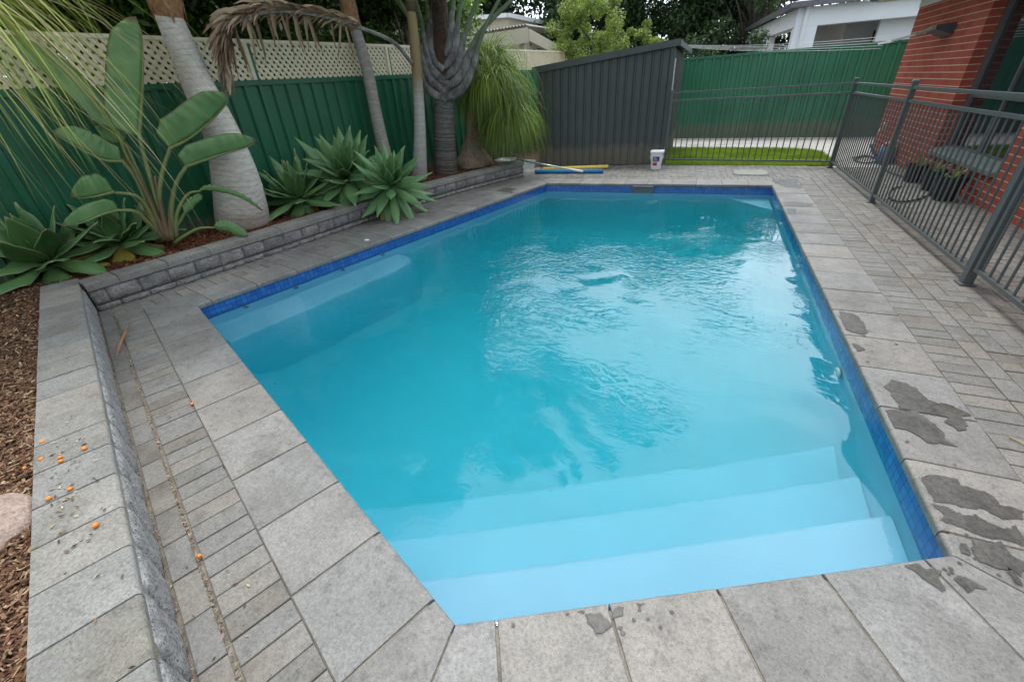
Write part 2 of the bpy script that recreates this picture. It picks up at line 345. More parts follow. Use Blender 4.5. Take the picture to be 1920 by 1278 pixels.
M['lid'] = plain('aged_cream_plastic', (.22, .218, .17), .5, .4, var=.12, scale=10)
M['bluebag'] = plain('blue_grey_plastic', (.1, .19, .3), .4, .5)
M['sill'] = plain('pale_sill_tile', (.19, .215, .2), .45, .4, var=.12, scale=12, dirt=.2)
M['twig'] = plain('dry_leaf', (.3, .16, .08), .7, .2, var=.35, scale=30)
M['straw'] = plain('dry_straw', (.42, .33, .18), .7, .2, var=.3, scale=30)
M['bark'] = grainy('tree_bark', (.1, .085, .07), .35, 8, 40, .95, .9, .02)
M['palebark'] = grainy('pale_tree_bark', (.3, .28, .25), .3, 6, 30, .95, .8, .02)
M['fibre'] = grainy('palm_fibre', (.09, .055, .035), .4, 20, 90, .95, 1, .02, streak=.2)
def tsp(name, c, dens):
    m, n, l, b = mat(name, .15, .5); b.inputs['Base Color'].default_value = (*c, 1); t = N(n, 'ShaderNodeBsdfTransparent')
    ms = N(n, 'ShaderNodeMixShader'); ms.inputs[0].default_value = dens; l.new(t.outputs[0], ms.inputs[1]); l.new(b.outputs[0], ms.inputs[2]); l.new(ms.outputs[0], n['Material Output'].inputs[0]); return m
M['clear'] = tsp('clear_plastic', (.6, .7, .68), .25)
M['netting'] = tsp('white_netting', (.7, .72, .75), .6)
def glass_dark():
    m, n, l, b = mat('window_glass', .03, .8); b.inputs['Base Color'].default_value = (.012, .016, .02, 1); return m
M['glass'] = glass_dark()
def wetmat():
    m = grainy('wet_stone', (.085, .078, .068), .3, 9, 60, .42, .5, .004, speck=.35, pit=.35); return m
M['wet'] = wetmat()
def brickmat():
    m, n, l, b = mat('red_brick', .8, .25); tc = N(n, 'ShaderNodeTexCoord'); s_ = N(n, 'ShaderNodeSeparateXYZ'); l.new(tc.outputs['Object'], s_.inputs[0])
    ad = N(n, 'ShaderNodeMath', operation='ADD'); l.new(s_.outputs[0], ad.inputs[0]); l.new(s_.outputs[1], ad.inputs[1])
    c_ = N(n, 'ShaderNodeCombineXYZ'); l.new(ad.outputs[0], c_.inputs[0]); l.new(s_.outputs[2], c_.inputs[1])
    bt = N(n, 'ShaderNodeTexBrick', Scale=1.0); bt.inputs['Brick Width'].default_value = .225; bt.inputs['Row Height'].default_value = .08
    bt.inputs['Mortar Size'].default_value = .0042; bt.inputs['Mortar Smooth'].default_value = .1; bt.inputs['Bias'].default_value = 0
    bt.inputs['Color1'].default_value = (.43, .095, .062, 1); bt.inputs['Color2'].default_value = (.33, .065, .044, 1); bt.inputs['Mortar'].default_value = (.62, .5, .34, 1)
    l.new(c_.outputs[0], bt.inputs[0]); n1 = N(n, 'ShaderNodeTexNoise', Scale=25, Detail=6, Roughness=.7); l.new(tc.outputs['Object'], n1.inputs[0])
    r = ramp(n, [(.3, (.75,)*3), (.7, (1.2,)*3)]); l.new(n1.outputs['Fac'], r.inputs[0]); colr = mix(n, l, bt.outputs[0], r.outputs[0], .8, 'MULTIPLY')
    # perpends are flush and brick-coloured: only the bed joints stay pale
    fr = N(n, 'ShaderNodeMath', operation='DIVIDE'); l.new(s_.outputs[2], fr.inputs[0]); fr.inputs[1].default_value = .08
    f2 = N(n, 'ShaderNodeMath', operation='FRACT'); l.new(fr.outputs[0], f2.inputs[0]); bedm = ramp(n, [(.0, (1,)*3), (.08, (1,)*3), (.1, (0,)*3), (.9, (0,)*3), (.93, (1,)*3)]); l.new(f2.outputs[0], bedm.inputs[0])
    per = mix(n, l, (.38, .09, .065), colr, bedm.outputs[0]); msk = N(n, 'ShaderNodeMath', operation='MULTIPLY'); l.new(bt.outputs['Fac'], msk.inputs[0]); msk.inputs[1].default_value = .95
    fin = mix(n, l, colr, per, msk.outputs[0]); l.new(fin, b.inputs['Base Color']); bump(n, l, n1.outputs['Fac'], b, .4, .004); return m
M['brick'] = brickmat()
def tilemat():
    m, n, l, b = mat('blue_pool_tile', .12, .6); tc = N(n, 'ShaderNodeTexCoord')
    bt = N(n, 'ShaderNodeTexBrick', Scale=1.0, offset=0.0); bt.inputs['Brick Width'].default_value = .046; bt.inputs['Row Height'].default_value = .046
    bt.inputs['Mortar Size'].default_value = .0028; bt.inputs['Mortar Smooth'].default_value = .2
    bt.inputs['Color1'].default_value = (.025, .1, .36, 1); bt.inputs['Color2'].default_value = (.04, .16, .48, 1); bt.inputs['Mortar'].default_value = (.018, .06, .22, 1)
    l.new(tc.outputs['UV'], bt.inputs[0]); n1 = N(n, 'ShaderNodeTexNoise', Scale=9, Detail=3); l.new(tc.outputs['UV'], n1.inputs[0])
    colr = mix(n, l, bt.outputs[0], n1.outputs['Fac'], .25, 'OVERLAY'); l.new(colr, b.inputs['Base Color']); bump(n, l, bt.outputs['Fac'], b, -.3, .002); return m
M['tile'] = tilemat()
M['basin'] = grainy('pale_blue_pool_finish', (.345, .58, .76), .05, 2, 160, .6, .1, .001, gmix=.18)
def watermat():
    m = bpy.data.materials.new('pool_water'); m.use_nodes = True; n = m.node_tree.nodes; l = m.node_tree.links; n.remove(n['Principled BSDF'])
    gl = N(n, 'ShaderNodeBsdfGlass', IOR=1.333, Roughness=0.0); out = n['Material Output']; l.new(gl.outputs[0], out.inputs[0])
    tc = N(n, 'ShaderNodeTexCoord'); co = tc.outputs['Object']
    # calm swell everywhere, ripples in a drifting patch
    a = N(n, 'ShaderNodeTexNoise', Scale=1.7, Detail=1, Roughness=.4); a.inputs['Distortion'].default_value = .8; l.new(co, a.inputs[0])
    h1 = bump(n, l, a.outputs['Fac'], None, .22, .05)
    mp = N(n, 'ShaderNodeMapping'); mp.inputs['Rotation'].default_value = (0, 0, .35); mp.inputs['Scale'].default_value = (1, 1.5, 1); l.new(co, mp.inputs[0])
    c2 = N(n, 'ShaderNodeTexNoise', Scale=8, Detail=1.6, Roughness=.45); c2.inputs['Distortion'].default_value = 1.8; l.new(mp.outputs[0], c2.inputs[0])
    gx = N(n, 'ShaderNodeVectorMath', operation='DISTANCE'); l.new(co, gx.inputs[0]); gx.inputs[1].default_value = (-.7, 3.7, -.13)
    rm = ramp(n, [(.0, (1,)*3), (.3, (.75,)*3), (.5, (.15,)*3), (.9, (.06,)*3)]); dv = N(n, 'ShaderNodeMath', operation='DIVIDE'); l.new(gx.outputs['Value'], dv.inputs[0]); dv.inputs[1].default_value = 4.2; l.new(dv.outputs[0], rm.inputs[0])
    pm = N(n, 'ShaderNodeTexNoise', Scale=.9, Detail=2); l.new(co, pm.inputs[0]); pr = ramp(n, [(.42, (.08,)*3), (.6, (1,)*3)]); l.new(pm.outputs['Fac'], pr.inputs[0])
    k0 = N(n, 'ShaderNodeMath', operation='MULTIPLY'); l.new(pr.outputs[0], k0.inputs[0]); l.new(rm.outputs[0], k0.inputs[1])
    k = N(n, 'ShaderNodeMath', operation='MULTIPLY'); l.new(c2.outputs['Fac'], k.inputs[0]); l.new(k0.outputs[0], k.inputs[1])
    h2 = bump(n, l, k.outputs[0], None, .7, .018, h1); l.new(h2, gl.inputs['Normal'])
    ab = N(n, 'ShaderNodeVolumeAbsorption', Density=.95); ab.inputs[0].default_value = (.0, .94, .94, 1)
    sc = N(n, 'ShaderNodeVolumeScatter', Density=.42, Anisotropy=.35); sc.inputs[0].default_value = (.015, .84, .9, 1)
    av = N(n, 'ShaderNodeAddShader'); l.new(ab.outputs[0], av.inputs[0]); l.new(sc.outputs[0], av.inputs[1]); l.new(av.outputs[0], out.inputs['Volume']); return m
M['water'] = watermat()
M['hedge'] = leafmat('glossy_dark_leaves', (.018, .05, .01), (.085, .17, .025), .25, .2)
M['hedge2'] = leafmat('broad_bright_leaves', (.03, .08, .012), (.15, .26, .035), .3, .3)
M['darktree'] = leafmat('dark_tree_leaves', (.012, .035, .01), (.05, .1, .025), .5, .2)
M['paletree'] = leafmat('olive_tree_leaves', (.05, .075, .02), (.14, .16, .05), .5, .3)
M['shrub'] = leafmat('yellow_green_leaves', (.09, .15, .03), (.3, .36, .09), .45, .35)
M['frond'] = leafmat('palm_leaflets', (.035, .085, .02), (.1, .18, .05), .4, .25)
M['dead'] = leafmat('dead_palm_leaflets', (.2, .13, .08), (.56, .43, .31), .8, .15)
M['agave'] = leafmat('agave_leaf', (.065, .165, .07), (.165, .31, .11), .42, .08, midrib=(.12, .22, .08), edge=(.26, .38, .16), tipc=(.24, .3, .1), clump=4)
M['agave_dark'] = leafmat('dark_agave_leaf', (.065, .155, .06), (.15, .28, .09), .42, .06, midrib=(.1, .18, .08), edge=(.2, .28, .12), tipc=(.4, .33, .2), clump=4)
M['agave_old'] = leafmat('old_agave_leaf', (.16, .17, .04), (.5, .36, .06), .55, .1, midrib=(.3, .3, .1), tipc=(.3, .18, .1), clump=4)
M['banana'] = leafmat('broad_paddle_leaf', (.09, .2, .075), (.2, .36, .13), .28, .2, midrib=(.26, .38, .16), vein=30, clump=5, edge=(.14, .13, .05), tipc=(.16, .1, .05))
M['stalk'] = leafmat('paddle_leaf_stalk', (.1, .13, .04), (.19, .22, .07), .45, 0, clump=6)
M['stalkred'] = leafmat('reddish_stalk', (.08, .05, .03), (.17, .13, .06), .5, 0, clump=6)
M['pony'] = leafmat('ponytail_strands', (.04, .09, .013), (.26, .34, .05), .5, .3, clump=2)
M['ponydead'] = leafmat('dry_ponytail_strands', (.25, .2, .08), (.5, .42, .2), .7, .2)
M['weep'] = leafmat('weeping_strands', (.14, .19, .03), (.42, .46, .1), .45, .3, clump=3)
M['grass'] = leafmat('lawn_blades', (.1, .17, .012), (.32, .42, .05), .5, .35, clump=2)
M['petiole'] = leafmat('palm_stalk', (.1, .13, .07), (.22, .26, .14), .5, 0, clump=5)
M['sheath'] = grainy('grey_leaf_bases', (.19, .185, .18), .7, 5, 40, .7, .35, .005, .35, gmix=.5)
def fibrous(name, ca, cb):
    m, n, l, b = mat(name, .75, .3); tc = N(n, 'ShaderNodeTexCoord'); mp = N(n, 'ShaderNodeMapping'); mp.inputs['Scale'].default_value = (26, 1.2, 1); l.new(tc.outputs['UV'], mp.inputs[0])
    a = N(n, 'ShaderNodeTexNoise', Scale=1, Detail=7, Roughness=.7); l.new(tc.outputs['Object'], a.inputs[0]); a.inputs['Scale'].default_value = 7
    mq = N(n, 'ShaderNodeMapping'); mq.inputs['Scale'].default_value = (60, 60, 7); l.new(tc.outputs['Object'], mq.inputs[0]); c = N(n, 'ShaderNodeTexNoise', Scale=1, Detail=5, Roughness=.65); l.new(mq.outputs[0], c.inputs[0])
    r = ramp(n, [(.34, ca), (.62, cb)]); l.new(a.outputs['Fac'], r.inputs[0]); r2 = ramp(n, [(.35, (.5,)*3), (.62, (1.3,)*3)]); l.new(c.outputs['Fac'], r2.inputs[0]); o = mix(n, l, r.outputs[0], r2.outputs[0], .85, 'MULTIPLY')
    g = N(n, 'ShaderNodeNewGeometry'); r3 = ramp(n, [(0, (.6,)*3), (1, (1.25,)*3)]); l.new(g.outputs['Random Per Island'], r3.inputs[0]); o = mix(n, l, o, r3.outputs[0], 1, 'MULTIPLY')
    l.new(o, b.inputs['Base Color']); bump(n, l, c.outputs['Fac'], b, .8, .008); return m
M['sheath'] = fibrous('grey_leaf_bases', (.1, .09, .08), (.3, .295, .285))
M['bark1'] = ringed('pale_ringed_bark', (.44, .4, .34), (.74, .68, .6), (.28, .22, .18), .055)
M['bark2'] = ringed('grey_ringed_bark', (.25, .22, .19), (.4, .365, .325), (.45, .43, .4), .13, bmp=.4)
M['bark3'] = ringed('slim_ringed_bark', (.33, .31, .28), (.5, .48, .44), (.62, .6, .55), .1, bmp=.4, top=(.28, .2, .1), topz=1.5)
M['bark4'] = ringed('rough_dark_bark', (.12, .11, .1), (.24, .22, .2), (.05, .045, .04), .035, bmp=1)
M['bark5'] = grainy('swollen_base_bark', (.28, .21, .15), .3, 7, 40, .9, .8, .015, streak=.1)
def chipmat(name, cs):
    m, n, l, b = mat(name, .85, .2); g = N(n, 'ShaderNodeNewGeometry'); r = ramp(n, [(i/(len(cs)-1), c) for i, c in enumerate(cs)]); l.new(g.outputs['Random Per Island'], r.inputs[0]); l.new(r.outputs[0], b.inputs['Base Color']); return m
M['chips'] = chipmat('bark_chips', [(.03, .015, .01), (.1, .045, .025), (.16, .08, .045), (.09, .04, .022), (.3, .2, .11), (.12, .05, .03), (.45, .34, .2)])
M['chipsred'] = chipmat('red_bark_chips', [(.05, .018, .01), (.16, .05, .022), (.22, .08, .035), (.1, .035, .018), (.32, .16, .08)])
M['litter'] = chipmat('leaf_litter', [(.03, .02, .015), (.09, .05, .03), (.3, .2, .1), (.5, .42, .3)])

# ================================================================ SETTING
A, B, Cn, D, E_ = (-2.45, 7.3), (.98, 7.44), (.98, 1.34), (-.51, .54), (-3.85, 1.97)
LIP = [D, Cn, B, A, E_]                 # counter-clockwise, edge of the coping over the water
assert area2(LIP) > 0
WALLP = offset(LIP, .022)               # pool wall line, set back under the coping
WZ = -.13
mb = MB()
big = [(-60, -60), (60, -60), (60, 90), (-60, 90)]
W5 = WALLP
outer5 = [(-60, -60), (60, -60), (60, 90), (-20, 90), (-60, 30)]
V = [(p[0], p[1], -.0105) for p in W5]+[(p[0], p[1], -.0105) for p in outer5]
mb.add(V, [(i, i+5, (i+1) % 5+5, (i+1) % 5) for i in range(5)])
for f in mb.f[:]: pass
mb.build('ground', M['grout'], kind='structure')

# --- pool
pool = empty('swimming_pool', (-1, 4, 0), 'five-sided pool with blue tile band and pale blue steps, full of turquoise water', 'pool')
def wallstrip(mb_, poly, z0, z1, mi=0, flip=False):
    n = len(poly); u0 = 0
    for i in range(n):
        a, b = poly[i], poly[(i+1) % n]; L = math.hypot(b[0]-a[0], b[1]-a[1])
        za = z0[i] if isinstance(z0, list) else z0; zb = z0[(i+1) % n] if isinstance(z0, list) else z0
        mb_.add([(*a, za), (*b, zb), (*b, z1), (*a, z1)], [(0, 3, 2, 1)], mi, [(u0, za), (u0+L, zb), (u0+L, z1), (u0, z1)]); u0 += L
FZ = [-1.15, -1.15, -1.75, -1.75, -1.25]
mb = MB(); V = []
for i_, dz in ((0, 99), (0, .55), (.02, .38), (.09, .2), (.2, .08), (.36, .0)):
    P = offset(WALLP, -i_) if i_ else WALLP; V += [(p[0], p[1], -.012 if dz == 99 else z+dz) for p, z in zip(P, FZ)]
mb.add(V, [(l*5+i, l*5+(i+1) % 5, (l+1)*5+(i+1) % 5, (l+1)*5+i) for l in range(5) for i in range(5)]+[(25, 26, 27), (25, 27, 28), (25, 28, 29)])
rel(mb.build('basin', M['basin'], smooth=True), pool)
mb = MB(); TP = offset(LIP, .014); wallstrip(mb, TP, -.205, -.022); wallb = offset(LIP, .022)
for i in range(5):
    a, b, c, d = TP[i], TP[(i+1) % 5], wallb[(i+1) % 5], wallb[i]; mb.add([(*a, -.205), (*b, -.205), (*c, -.205), (*d, -.205)], [(0, 1, 2, 3)])
rel(mb.build('tile_band', M['tile']), pool)
uDC = (Vector(Cn)-Vector(D)).normalized(); nDC = Vector((-uDC.y, uDC.x))
def steppoly(w_):
    a = Vector(D)-uDC*2; b = Vector(Cn)+uDC*2; reg = [tuple(a-nDC), tuple(b-nDC), tuple(b+nDC*w_), tuple(a+nDC*w_)]
    return clip(reg, offset(LIP, .018))
for w_, z in ((.33, -.35), (.65, -.6), (.98, -.85)):
    sp_ = steppoly(w_); ds = []
    for k in range(len(sp_)):
        e = (Vector(sp_[(k+1) % len(sp_)])-Vector(sp_[k])).normalized(); m_ = (Vector(sp_[k])-Vector(D)).dot(nDC); ds.append(.035 if abs(e.dot(uDC)) > .999 and m_ > w_-.01 else .0005)
    mb = MB(); mb.prism(sp_, -1.3, z, drop=.03, steps=3, dists=ds); rel(mb.build('step', M['basin']), pool)
uEA = (Vector(A)-Vector(E_)).normalized(); nEA = Vector((uEA.y, -uEA.x))
def EA(al, pe): p = Vector(E_)+uEA*al+nEA*pe; return (p.x, p.y)
bp = [EA(-.02, -.018), EA(0, .40), EA(1.8, .40), EA(2.02, .36), EA(2.14, .26), EA(2.18, .12), EA(2.18, -.018)]
mb = MB(); bq = bp if area2(bp) > 0 else bp[::-1]; V = []; nb = len(bq); vb = Vector(bq[0])
for o_, z in ((-.05, -.42), (-.015, -.425), (.0, -.445), (.01, -.5), (.03, -.7), (.05, -.92), (.07, -1.2), (.09, -1.9)):
    V += [(p[0], p[1], z) for p in offset(bq, [o_ if abs((Vector(bq[(k+1) % nb])-Vector(bq[k])).normalized().dot(uEA)) < .999 or ((Vector(bq[k])-Vector(E_)).dot(nEA) > .1) else 0 for k in range(nb)])]
mb.add(V, [(l*nb+k, (l+1)*nb+k, (l+1)*nb+(k+1) % nb, l*nb+(k+1) % nb) for l in range(7) for k in range(nb)]+[tuple(range(nb))]); rel(mb.build('bench', M['basin']), pool)
mb = MB(); cr = [(.99, 7.455), (.42, 7.43), (.99, 6.8)]; mb.prism(cr, -1.7, -.42, drop=.02, steps=2, dists=[.02]*3); rel(mb.build('corner_seat', M['basin']), pool)
def ringfit(c, nrm, r=.032, name='return_inlet', m=None):
    m_ = MB(); n = 20; nv = Vector(nrm); t = nv.cross(Vector((0, 0, 1))).normalized(); u_ = Vector((0, 0, 1)); V = []
    for q, (rr, dd) in enumerate(((r, 0), (r, .012), (r*.85, .018), (r*.6, .018), (r*.55, .004))):
        for k in range(n):
            a = 2*math.pi*k/n; V.append(Vector(c)+nv*dd+t*math.cos(a)*rr+u_*math.sin(a)*rr)
    m_.add(V, [(q*n+k, q*n+(k+1) % n, (q+1)*n+(k+1) % n, (q+1)*n+k) for q in range(4) for k in range(n)])
    m_.add([V[4*n+k] for k in range(n)], [tuple(range(n))], 1)
    return rel(m_.build(name, [m or M['white'], M['dark']], smooth=False), pool)
for y, z in ((2.78, -.30), (4.55, -.26), (6.0, -.26)): ringfit((.99, y, z), (-1, 0, 0), .045)
for al in (.35, .85, 1.4, 1.95):
    p = EA(al, -.012); ringfit((*p, -.24), (nEA.x, nEA.y, 0), .026, 'spa_jet', M['lid'])
mb = MB(); p0 = PL(1206, 352, (*A, 0), (-.04, 1, 0)); p1 = PL(1232, 352, (*A, 0), (-.04, 1, 0))
mb.box(-.98, -.70, 7.32, 7.395, -.15, -.045); o = rel(mb.build('skimmer_mouth', M['gutter']), pool)
mb = MB()
for (a, b, c, d) in ((-1.0, -.98, -.155, -.035), (-.70, -.68, -.155, -.035)): mb.box(a, b, 7.31, 7.39, c, d)
mb.box(-1.0, -.68, 7.305, 7.39, -.045, -.03); rel(mb.build('skimmer_frame', M['gutter']), pool)
# water: one closed body, surface finely divided only by its shader
mb = MB(); WP = offset(LIP, .03); n = 5
mb.add([(*p, WZ) for p in WP]+[(*p, -2.0) for p in WP], [(0, 1, 2, 3, 4), (9, 8, 7, 6, 5)]+[(i+5, (i+1) % 5+5, (i+1) % 5, i) for i in range(5)])
mb.build('water', M['water'], kind='structure')

# --- coping slabs
CW = [.355, .375, .40, .36, .345]      # per edge of LIP
OUT = offset(LIP, CW)
mb = MB(); starts = [.13, .46-.365, .3, .2, 3.633-.11-.365*9]
for i in range(5):
    a = Vector(LIP[i]); b = Vector(LIP[(i+1) % 5]); u = (b-a).normalized(); nn = Vector((u.y, -u.x)); L = (b-a).length
    reg = offset([tuple(a), tuple(OUT[i]), tuple(OUT[(i+1) % 5]), tuple(b)], -.0015)
    ln = .365 if i != 3 else .40; s0 = starts[i]-ln*4; 
    t = s0
    while t < L+1.5:
        q = [tuple(a+u*(t+.0035)-nn*.1), tuple(a+u*(t+.0035)+nn*.9), tuple(a+u*(t+ln-.0035)+nn*.9), tuple(a+u*(t+ln-.0035)-nn*.1)]
        c = clip(q, reg); t += ln
        if not c: continue
        ds = []
        for k in range(len(c)):
            m_ = (Vector(c[k])+Vector(c[(k+1) % len(c)]))/2; dd = abs((m_-a).dot(nn)); e = (Vector(c[(k+1) % len(c)])-Vector(c[k])).normalized()
            ds.append(.014 if dd < .006 and abs(e.dot(u)) > .99 else .003)
        dz = random.uniform(-.0015, .0015)
        if area2(c) < 0: c = c[::-1]; ds = ds[-2::-1]+[ds[-1]]
        mb.prism(c, -.04, dz, drop=.014, steps=4, dists=ds)
rel(mb.build('coping', M['coping']), pool)
mb = MB(); li = offset(LIP, .03)
for i in range(5):
    a, b, c, d = li[i], li[(i+1) % 5], OUT[(i+1) % 5], OUT[i]; mb.add([(*a, -.0055), (*b, -.0055), (*c, -.0055), (*d, -.0055)], [(3, 2, 1, 0)])
rel(mb.build('joint_grout', M['grout']), pool)

# --- pavers
def rectbrick(o_, u, v, x0, x1, y0, y1): return [tuple(o_+u*x0+v*y0), tuple(o_+u*x1+v*y0), tuple(o_+u*x1+v*y1), tuple(o_+u*x0+v*y1)]
PV = MB()
def put(c, z=-.003):
    PV.prism(c, -.021, z+random.uniform(-.0025, .0015), ins=.004, drop=.005, steps=2, dists=[.004]*len(c))
def course(p0, p1, wd, ln, side, region=None, gap=.0022, off=0):
    a = Vector(p0); b = Vector(p1); u = (b-a).normalized(); v = Vector((-u.y, u.x))*side; L = (b-a).length; t = -off
    while t < L:
        q = rectbrick(a, u, v, max(t, 0)+gap, min(t+ln, L)-gap, gap, wd-gap)
        if side < 0: q = q[::-1]
        if region: q = clip(q, region)
        if q: put(q)
        t += ln
def herring(region, o_=(0, 0), ang=0, wd=.1, gap=.0022):
    u = Vector((math.cos(ang), math.sin(ang))); v = Vector((-u.y, u.x)); o_ = Vector(o_)
    xs = [(Vector(p)-o_).dot(u)/wd for p in region]; ys = [(Vector(p)-o_).dot(v)/wd for p in region]
    for cx in range(int(min(xs))-3, int(max(xs))+3):
        for cy_ in range(int(min(ys))-3, int(max(ys))+3):
            r = (cx-cy_) % 4
            if r == 0: q = (cx, cx+2, cy_, cy_+1)
            elif r == 3: q = (cx, cx+1, cy_, cy_+2)
            else: continue
            x0, x1, y0, y1 = [t*wd for t in q]; c = clip(rectbrick(o_, u, v, x0+gap, x1-gap, y0+gap, y1-gap), region)
            if c: put(c)
xr = OUT[2][0]; yf = OUT[2][1]
course((xr, -.2), (xr, yf), .2, .1, -1)
course((xr+.202, -.2), (xr+.202, yf+.2), .1, .2, -1)
herring([(xr+.304, -.4), (2.93, -.4), (2.93, 8.9), (xr+.304, 8.9)], (xr+.304, 0))
course((-3.05, 7.70), (xr+.2, 7.86), .2, .1, 1, [( -3.06, OUT[3][1]+.002), (xr+.2, OUT[2][1]+.002), (xr+.2, 9), (-3.06, 9)])
herring([(-3.4, 7.905), (xr+.302, 8.065), (xr+.302, 9.12), (-.7, 9.2), (-3.4, 9.05)], (0, 8.07), math.radians(2))
# left strip between coping and garden wall
WL = [(-4.62, 1.62), (-4.42, 2.6), (-4.22, 3.75), (-4.02, 5.1), (-3.62, 6.6), (-3.12, 7.92)]
o4, o3 = Vector(OUT[4]), Vector(OUT[3]); uu = (o3-o4).normalized()
course(o4-uu*.2, o3+uu*.3, .2, .1, 1); course(o4-uu*.2+Vector((-uu.y, uu.x))*.202, o3+uu*.3+Vector((-uu.y, uu.x))*.202, .1, .2, 1); course(o4-uu*.2+Vector((-uu.y, uu.x))*.304, o3+Vector((-uu.y, uu.x))*.304, .2, .1, 1)
# near left: soldier course and single border course
n4 = Vector((-uDC.y, uDC.x)); uED = (Vector(D)-Vector(E_)).normalized(); nED = Vector((uED.y, -uED.x))
e0 = Vector(OUT[4])-uED*.35; e1 = Vector(OUT[0])+uED*1.2
course(e0-nED*.001, e1-nED*.001, .192, .098, -1); course(e0+nED*.203-uED*.3, e1+nED*.203, .088, .2, -1, off=.05)
sa_ = Vector(OUT[0]); sb_ = Vector(OUT[1]); herring([tuple(sa_+Vector((.004, -.004))), (sa_.x+.35, -2.6), (xr-.002, -2.6), (xr-.002, sb_.y-.004)], (xr, 0))
herring([(xr-.0, -2.6), (2.93, -2.6), (2.93, -.402), (xr, -.402)], (xr+.304, 0))
PV.build('pavers', M['paver'], kind='structure')
# paving beyond the frame on the near side
mb = MB(); mb.prism(clip([(-8, -3), (1.36, -3), (1.36, 1), (-8, 1)], [tuple(e0+nED*.31), (tuple(e0+nED*3)), tuple(e1+nED*3), tuple(e1+nED*.31)][::1]) or [(-1, -3), (0, -3), (0, -2.9)], -.02, -.012, drop=.002, dists=None)
# lawn, path
mb = MB(); lawn = [(-.72, 9.2), (2.08, 9.12), (2.12, 10.5), (1.95, 10.95), (1.5, 11.2), (-.74, 11.45)]; mb.prism(lawn, -.021, .0, drop=.004); mb.build('lawn', M['lawn'], kind='structure')
nb = 34000; P = np.zeros((nb, 3, 3)); k = 0
px_ = RNG.uniform(-.75, 2.12, nb*2); py_ = RNG.uniform(9.14, 11.5, nb*2)
def inside(x, y, poly):
    r = np.ones_like(x, bool)
    for i in range(len(poly)):
        a, b = poly[i], poly[(i+1) % len(poly)]; r &= (b[0]-a[0])*(y-a[1])-(b[1]-a[1])*(x-a[0]) > 0
    return r
ok = inside(px_, py_, offset(lawn, .02)); px_, py_ = px_[ok], py_[ok]; nb = len(px_)
an = RNG.uniform(0, 6.28, nb); hh = RNG.uniform(.025, .06, nb); wd = .0035
P = np.zeros((nb, 3, 3)); P[:, 0] = np.stack([px_-np.cos(an)*wd, py_-np.sin(an)*wd, np.zeros(nb)], 1); P[:, 1] = np.stack([px_+np.cos(an)*wd, py_+np.sin(an)*wd, np.zeros(nb)], 1)
P[:, 2] = np.stack([px_+RNG.normal(0, .018, nb), py_+RNG.normal(0, .018, nb), hh], 1)
quads('grass', P, M['grass'], kind='stuff', label='bright green mown grass behind the far pool fence', cat='grass')
mb = MB(); mb.add([(-1.0, 11.3, -.003), (2.95, 10.9, -.003), (8, 12.9, -.003), (8, 14, -.003), (-3, 14, -.003), (-1.0, 12, -.003)], [(0, 1, 2, 3, 4, 5)])
mb.add([(2.0, 9.0, -.0065), (2.95, 9.0, -.0065), (2.95, 11.5, -.0065), (1.4, 11.5, -.0065)], [(0, 1, 2, 3)])
mb.build('concrete_path', M['concrete'], kind='structure')

# garden beds (soil sheets)
def inner(x): return x
mb = MB()
bedL = [(-4.55, 1.4), (-3.75, 7.0), (-3.2, 7.85), (-5.0, 8.3), (-5.75, .5)]
mb.add([(-4.72, 1.2, .18), (-4.5, 2.6, .19), (-4.3, 3.75, .19), (-4.1, 5.1, .19), (-3.7, 6.6, .19), (-3.25, 7.85, .19), (-4.7, 8.6, .19), (-5.8, 1.1, .19), (-5.9, 0, .19), (-4.75, .9, .19)], [tuple(range(10))])
def nw(t, off): p = Vector((-4.86, 1.70))+uED*t+nED*(off+.22); return (p.x, p.y)
mb.add([(*nw(-.6, .0), .20), (*nw(6, .0), .20), (*nw(6, 3), .20), (*nw(-.6, 3), .20)], [(0, 1, 2, 3)])
mb.add([(-3.35, 8.35, 0), (-3.12, 9.0, 0), (-3.3, 11.7, 0), (-3.6, 14, 0), (-4.4, 14, 0), (-4.9, 8.35, 0)], [(0, 1, 2, 3, 4, 5)])
mb.build('garden_bed', M['soil'], kind='structure')
def chips(name, gen, n, size, m_, z, **kw):
    x, y = gen(n); n = len(x); a = RNG.uniform(0, 6.28, n); L = size*RNG.uniform(.5, 1.5, n); W_ = size*.28*RNG.uniform(.5, 1.6, n)
    tx = RNG.normal(0, .3, n); ty = RNG.normal(0, .25, n)
    ux = np.stack([np.cos(a), np.sin(a), tx], 1)*L[:, None]/2; uy = np.stack([-np.sin(a), np.cos(a), ty], 1)*W_[:, None]/2
    c = np.stack([x, y, z+RNG.uniform(.002, .022, n)], 1); Q = np.stack([c-ux-uy*.6, c+ux-uy, c+ux*.9+uy, c-ux+uy*.8], 1)
    return quads(name, Q, m_, kind='stuff', **kw)
def gen_near(n):
    t = RNG.uniform(-.3, 4.6, n); o_ = .255+RNG.uniform(0, 1, n)**1.3*.9; b = np.array([-4.86, 1.70]); u = np.array(uED); v = np.array(nED)
    return b[0]+u[0]*t+v[0]*o_, b[1]+u[1]*t+v[1]*o_
chips('bark_mulch', gen_near, 42000, .026, M['chips'], .205, label='brown bark chips along the near garden wall', cat='mulch')
def gen_far(n):
    y = RNG.uniform(1.3, 8.2, n); xf = np.interp(y, [1.3, 2.6, 3.75, 5.1, 6.6, 8.2], [-4.68, -4.5, -4.3, -4.1, -3.72, -3.2]); xb = -5.4+(y-3.36)*.1226
    return xf+(xb-xf)*RNG.uniform(0, 1, n), y
chips('bark_mulch', gen_far, 34000, .032, M['chipsred'], .19, label='reddish bark chips under the palms by the green fence', cat='mulch')
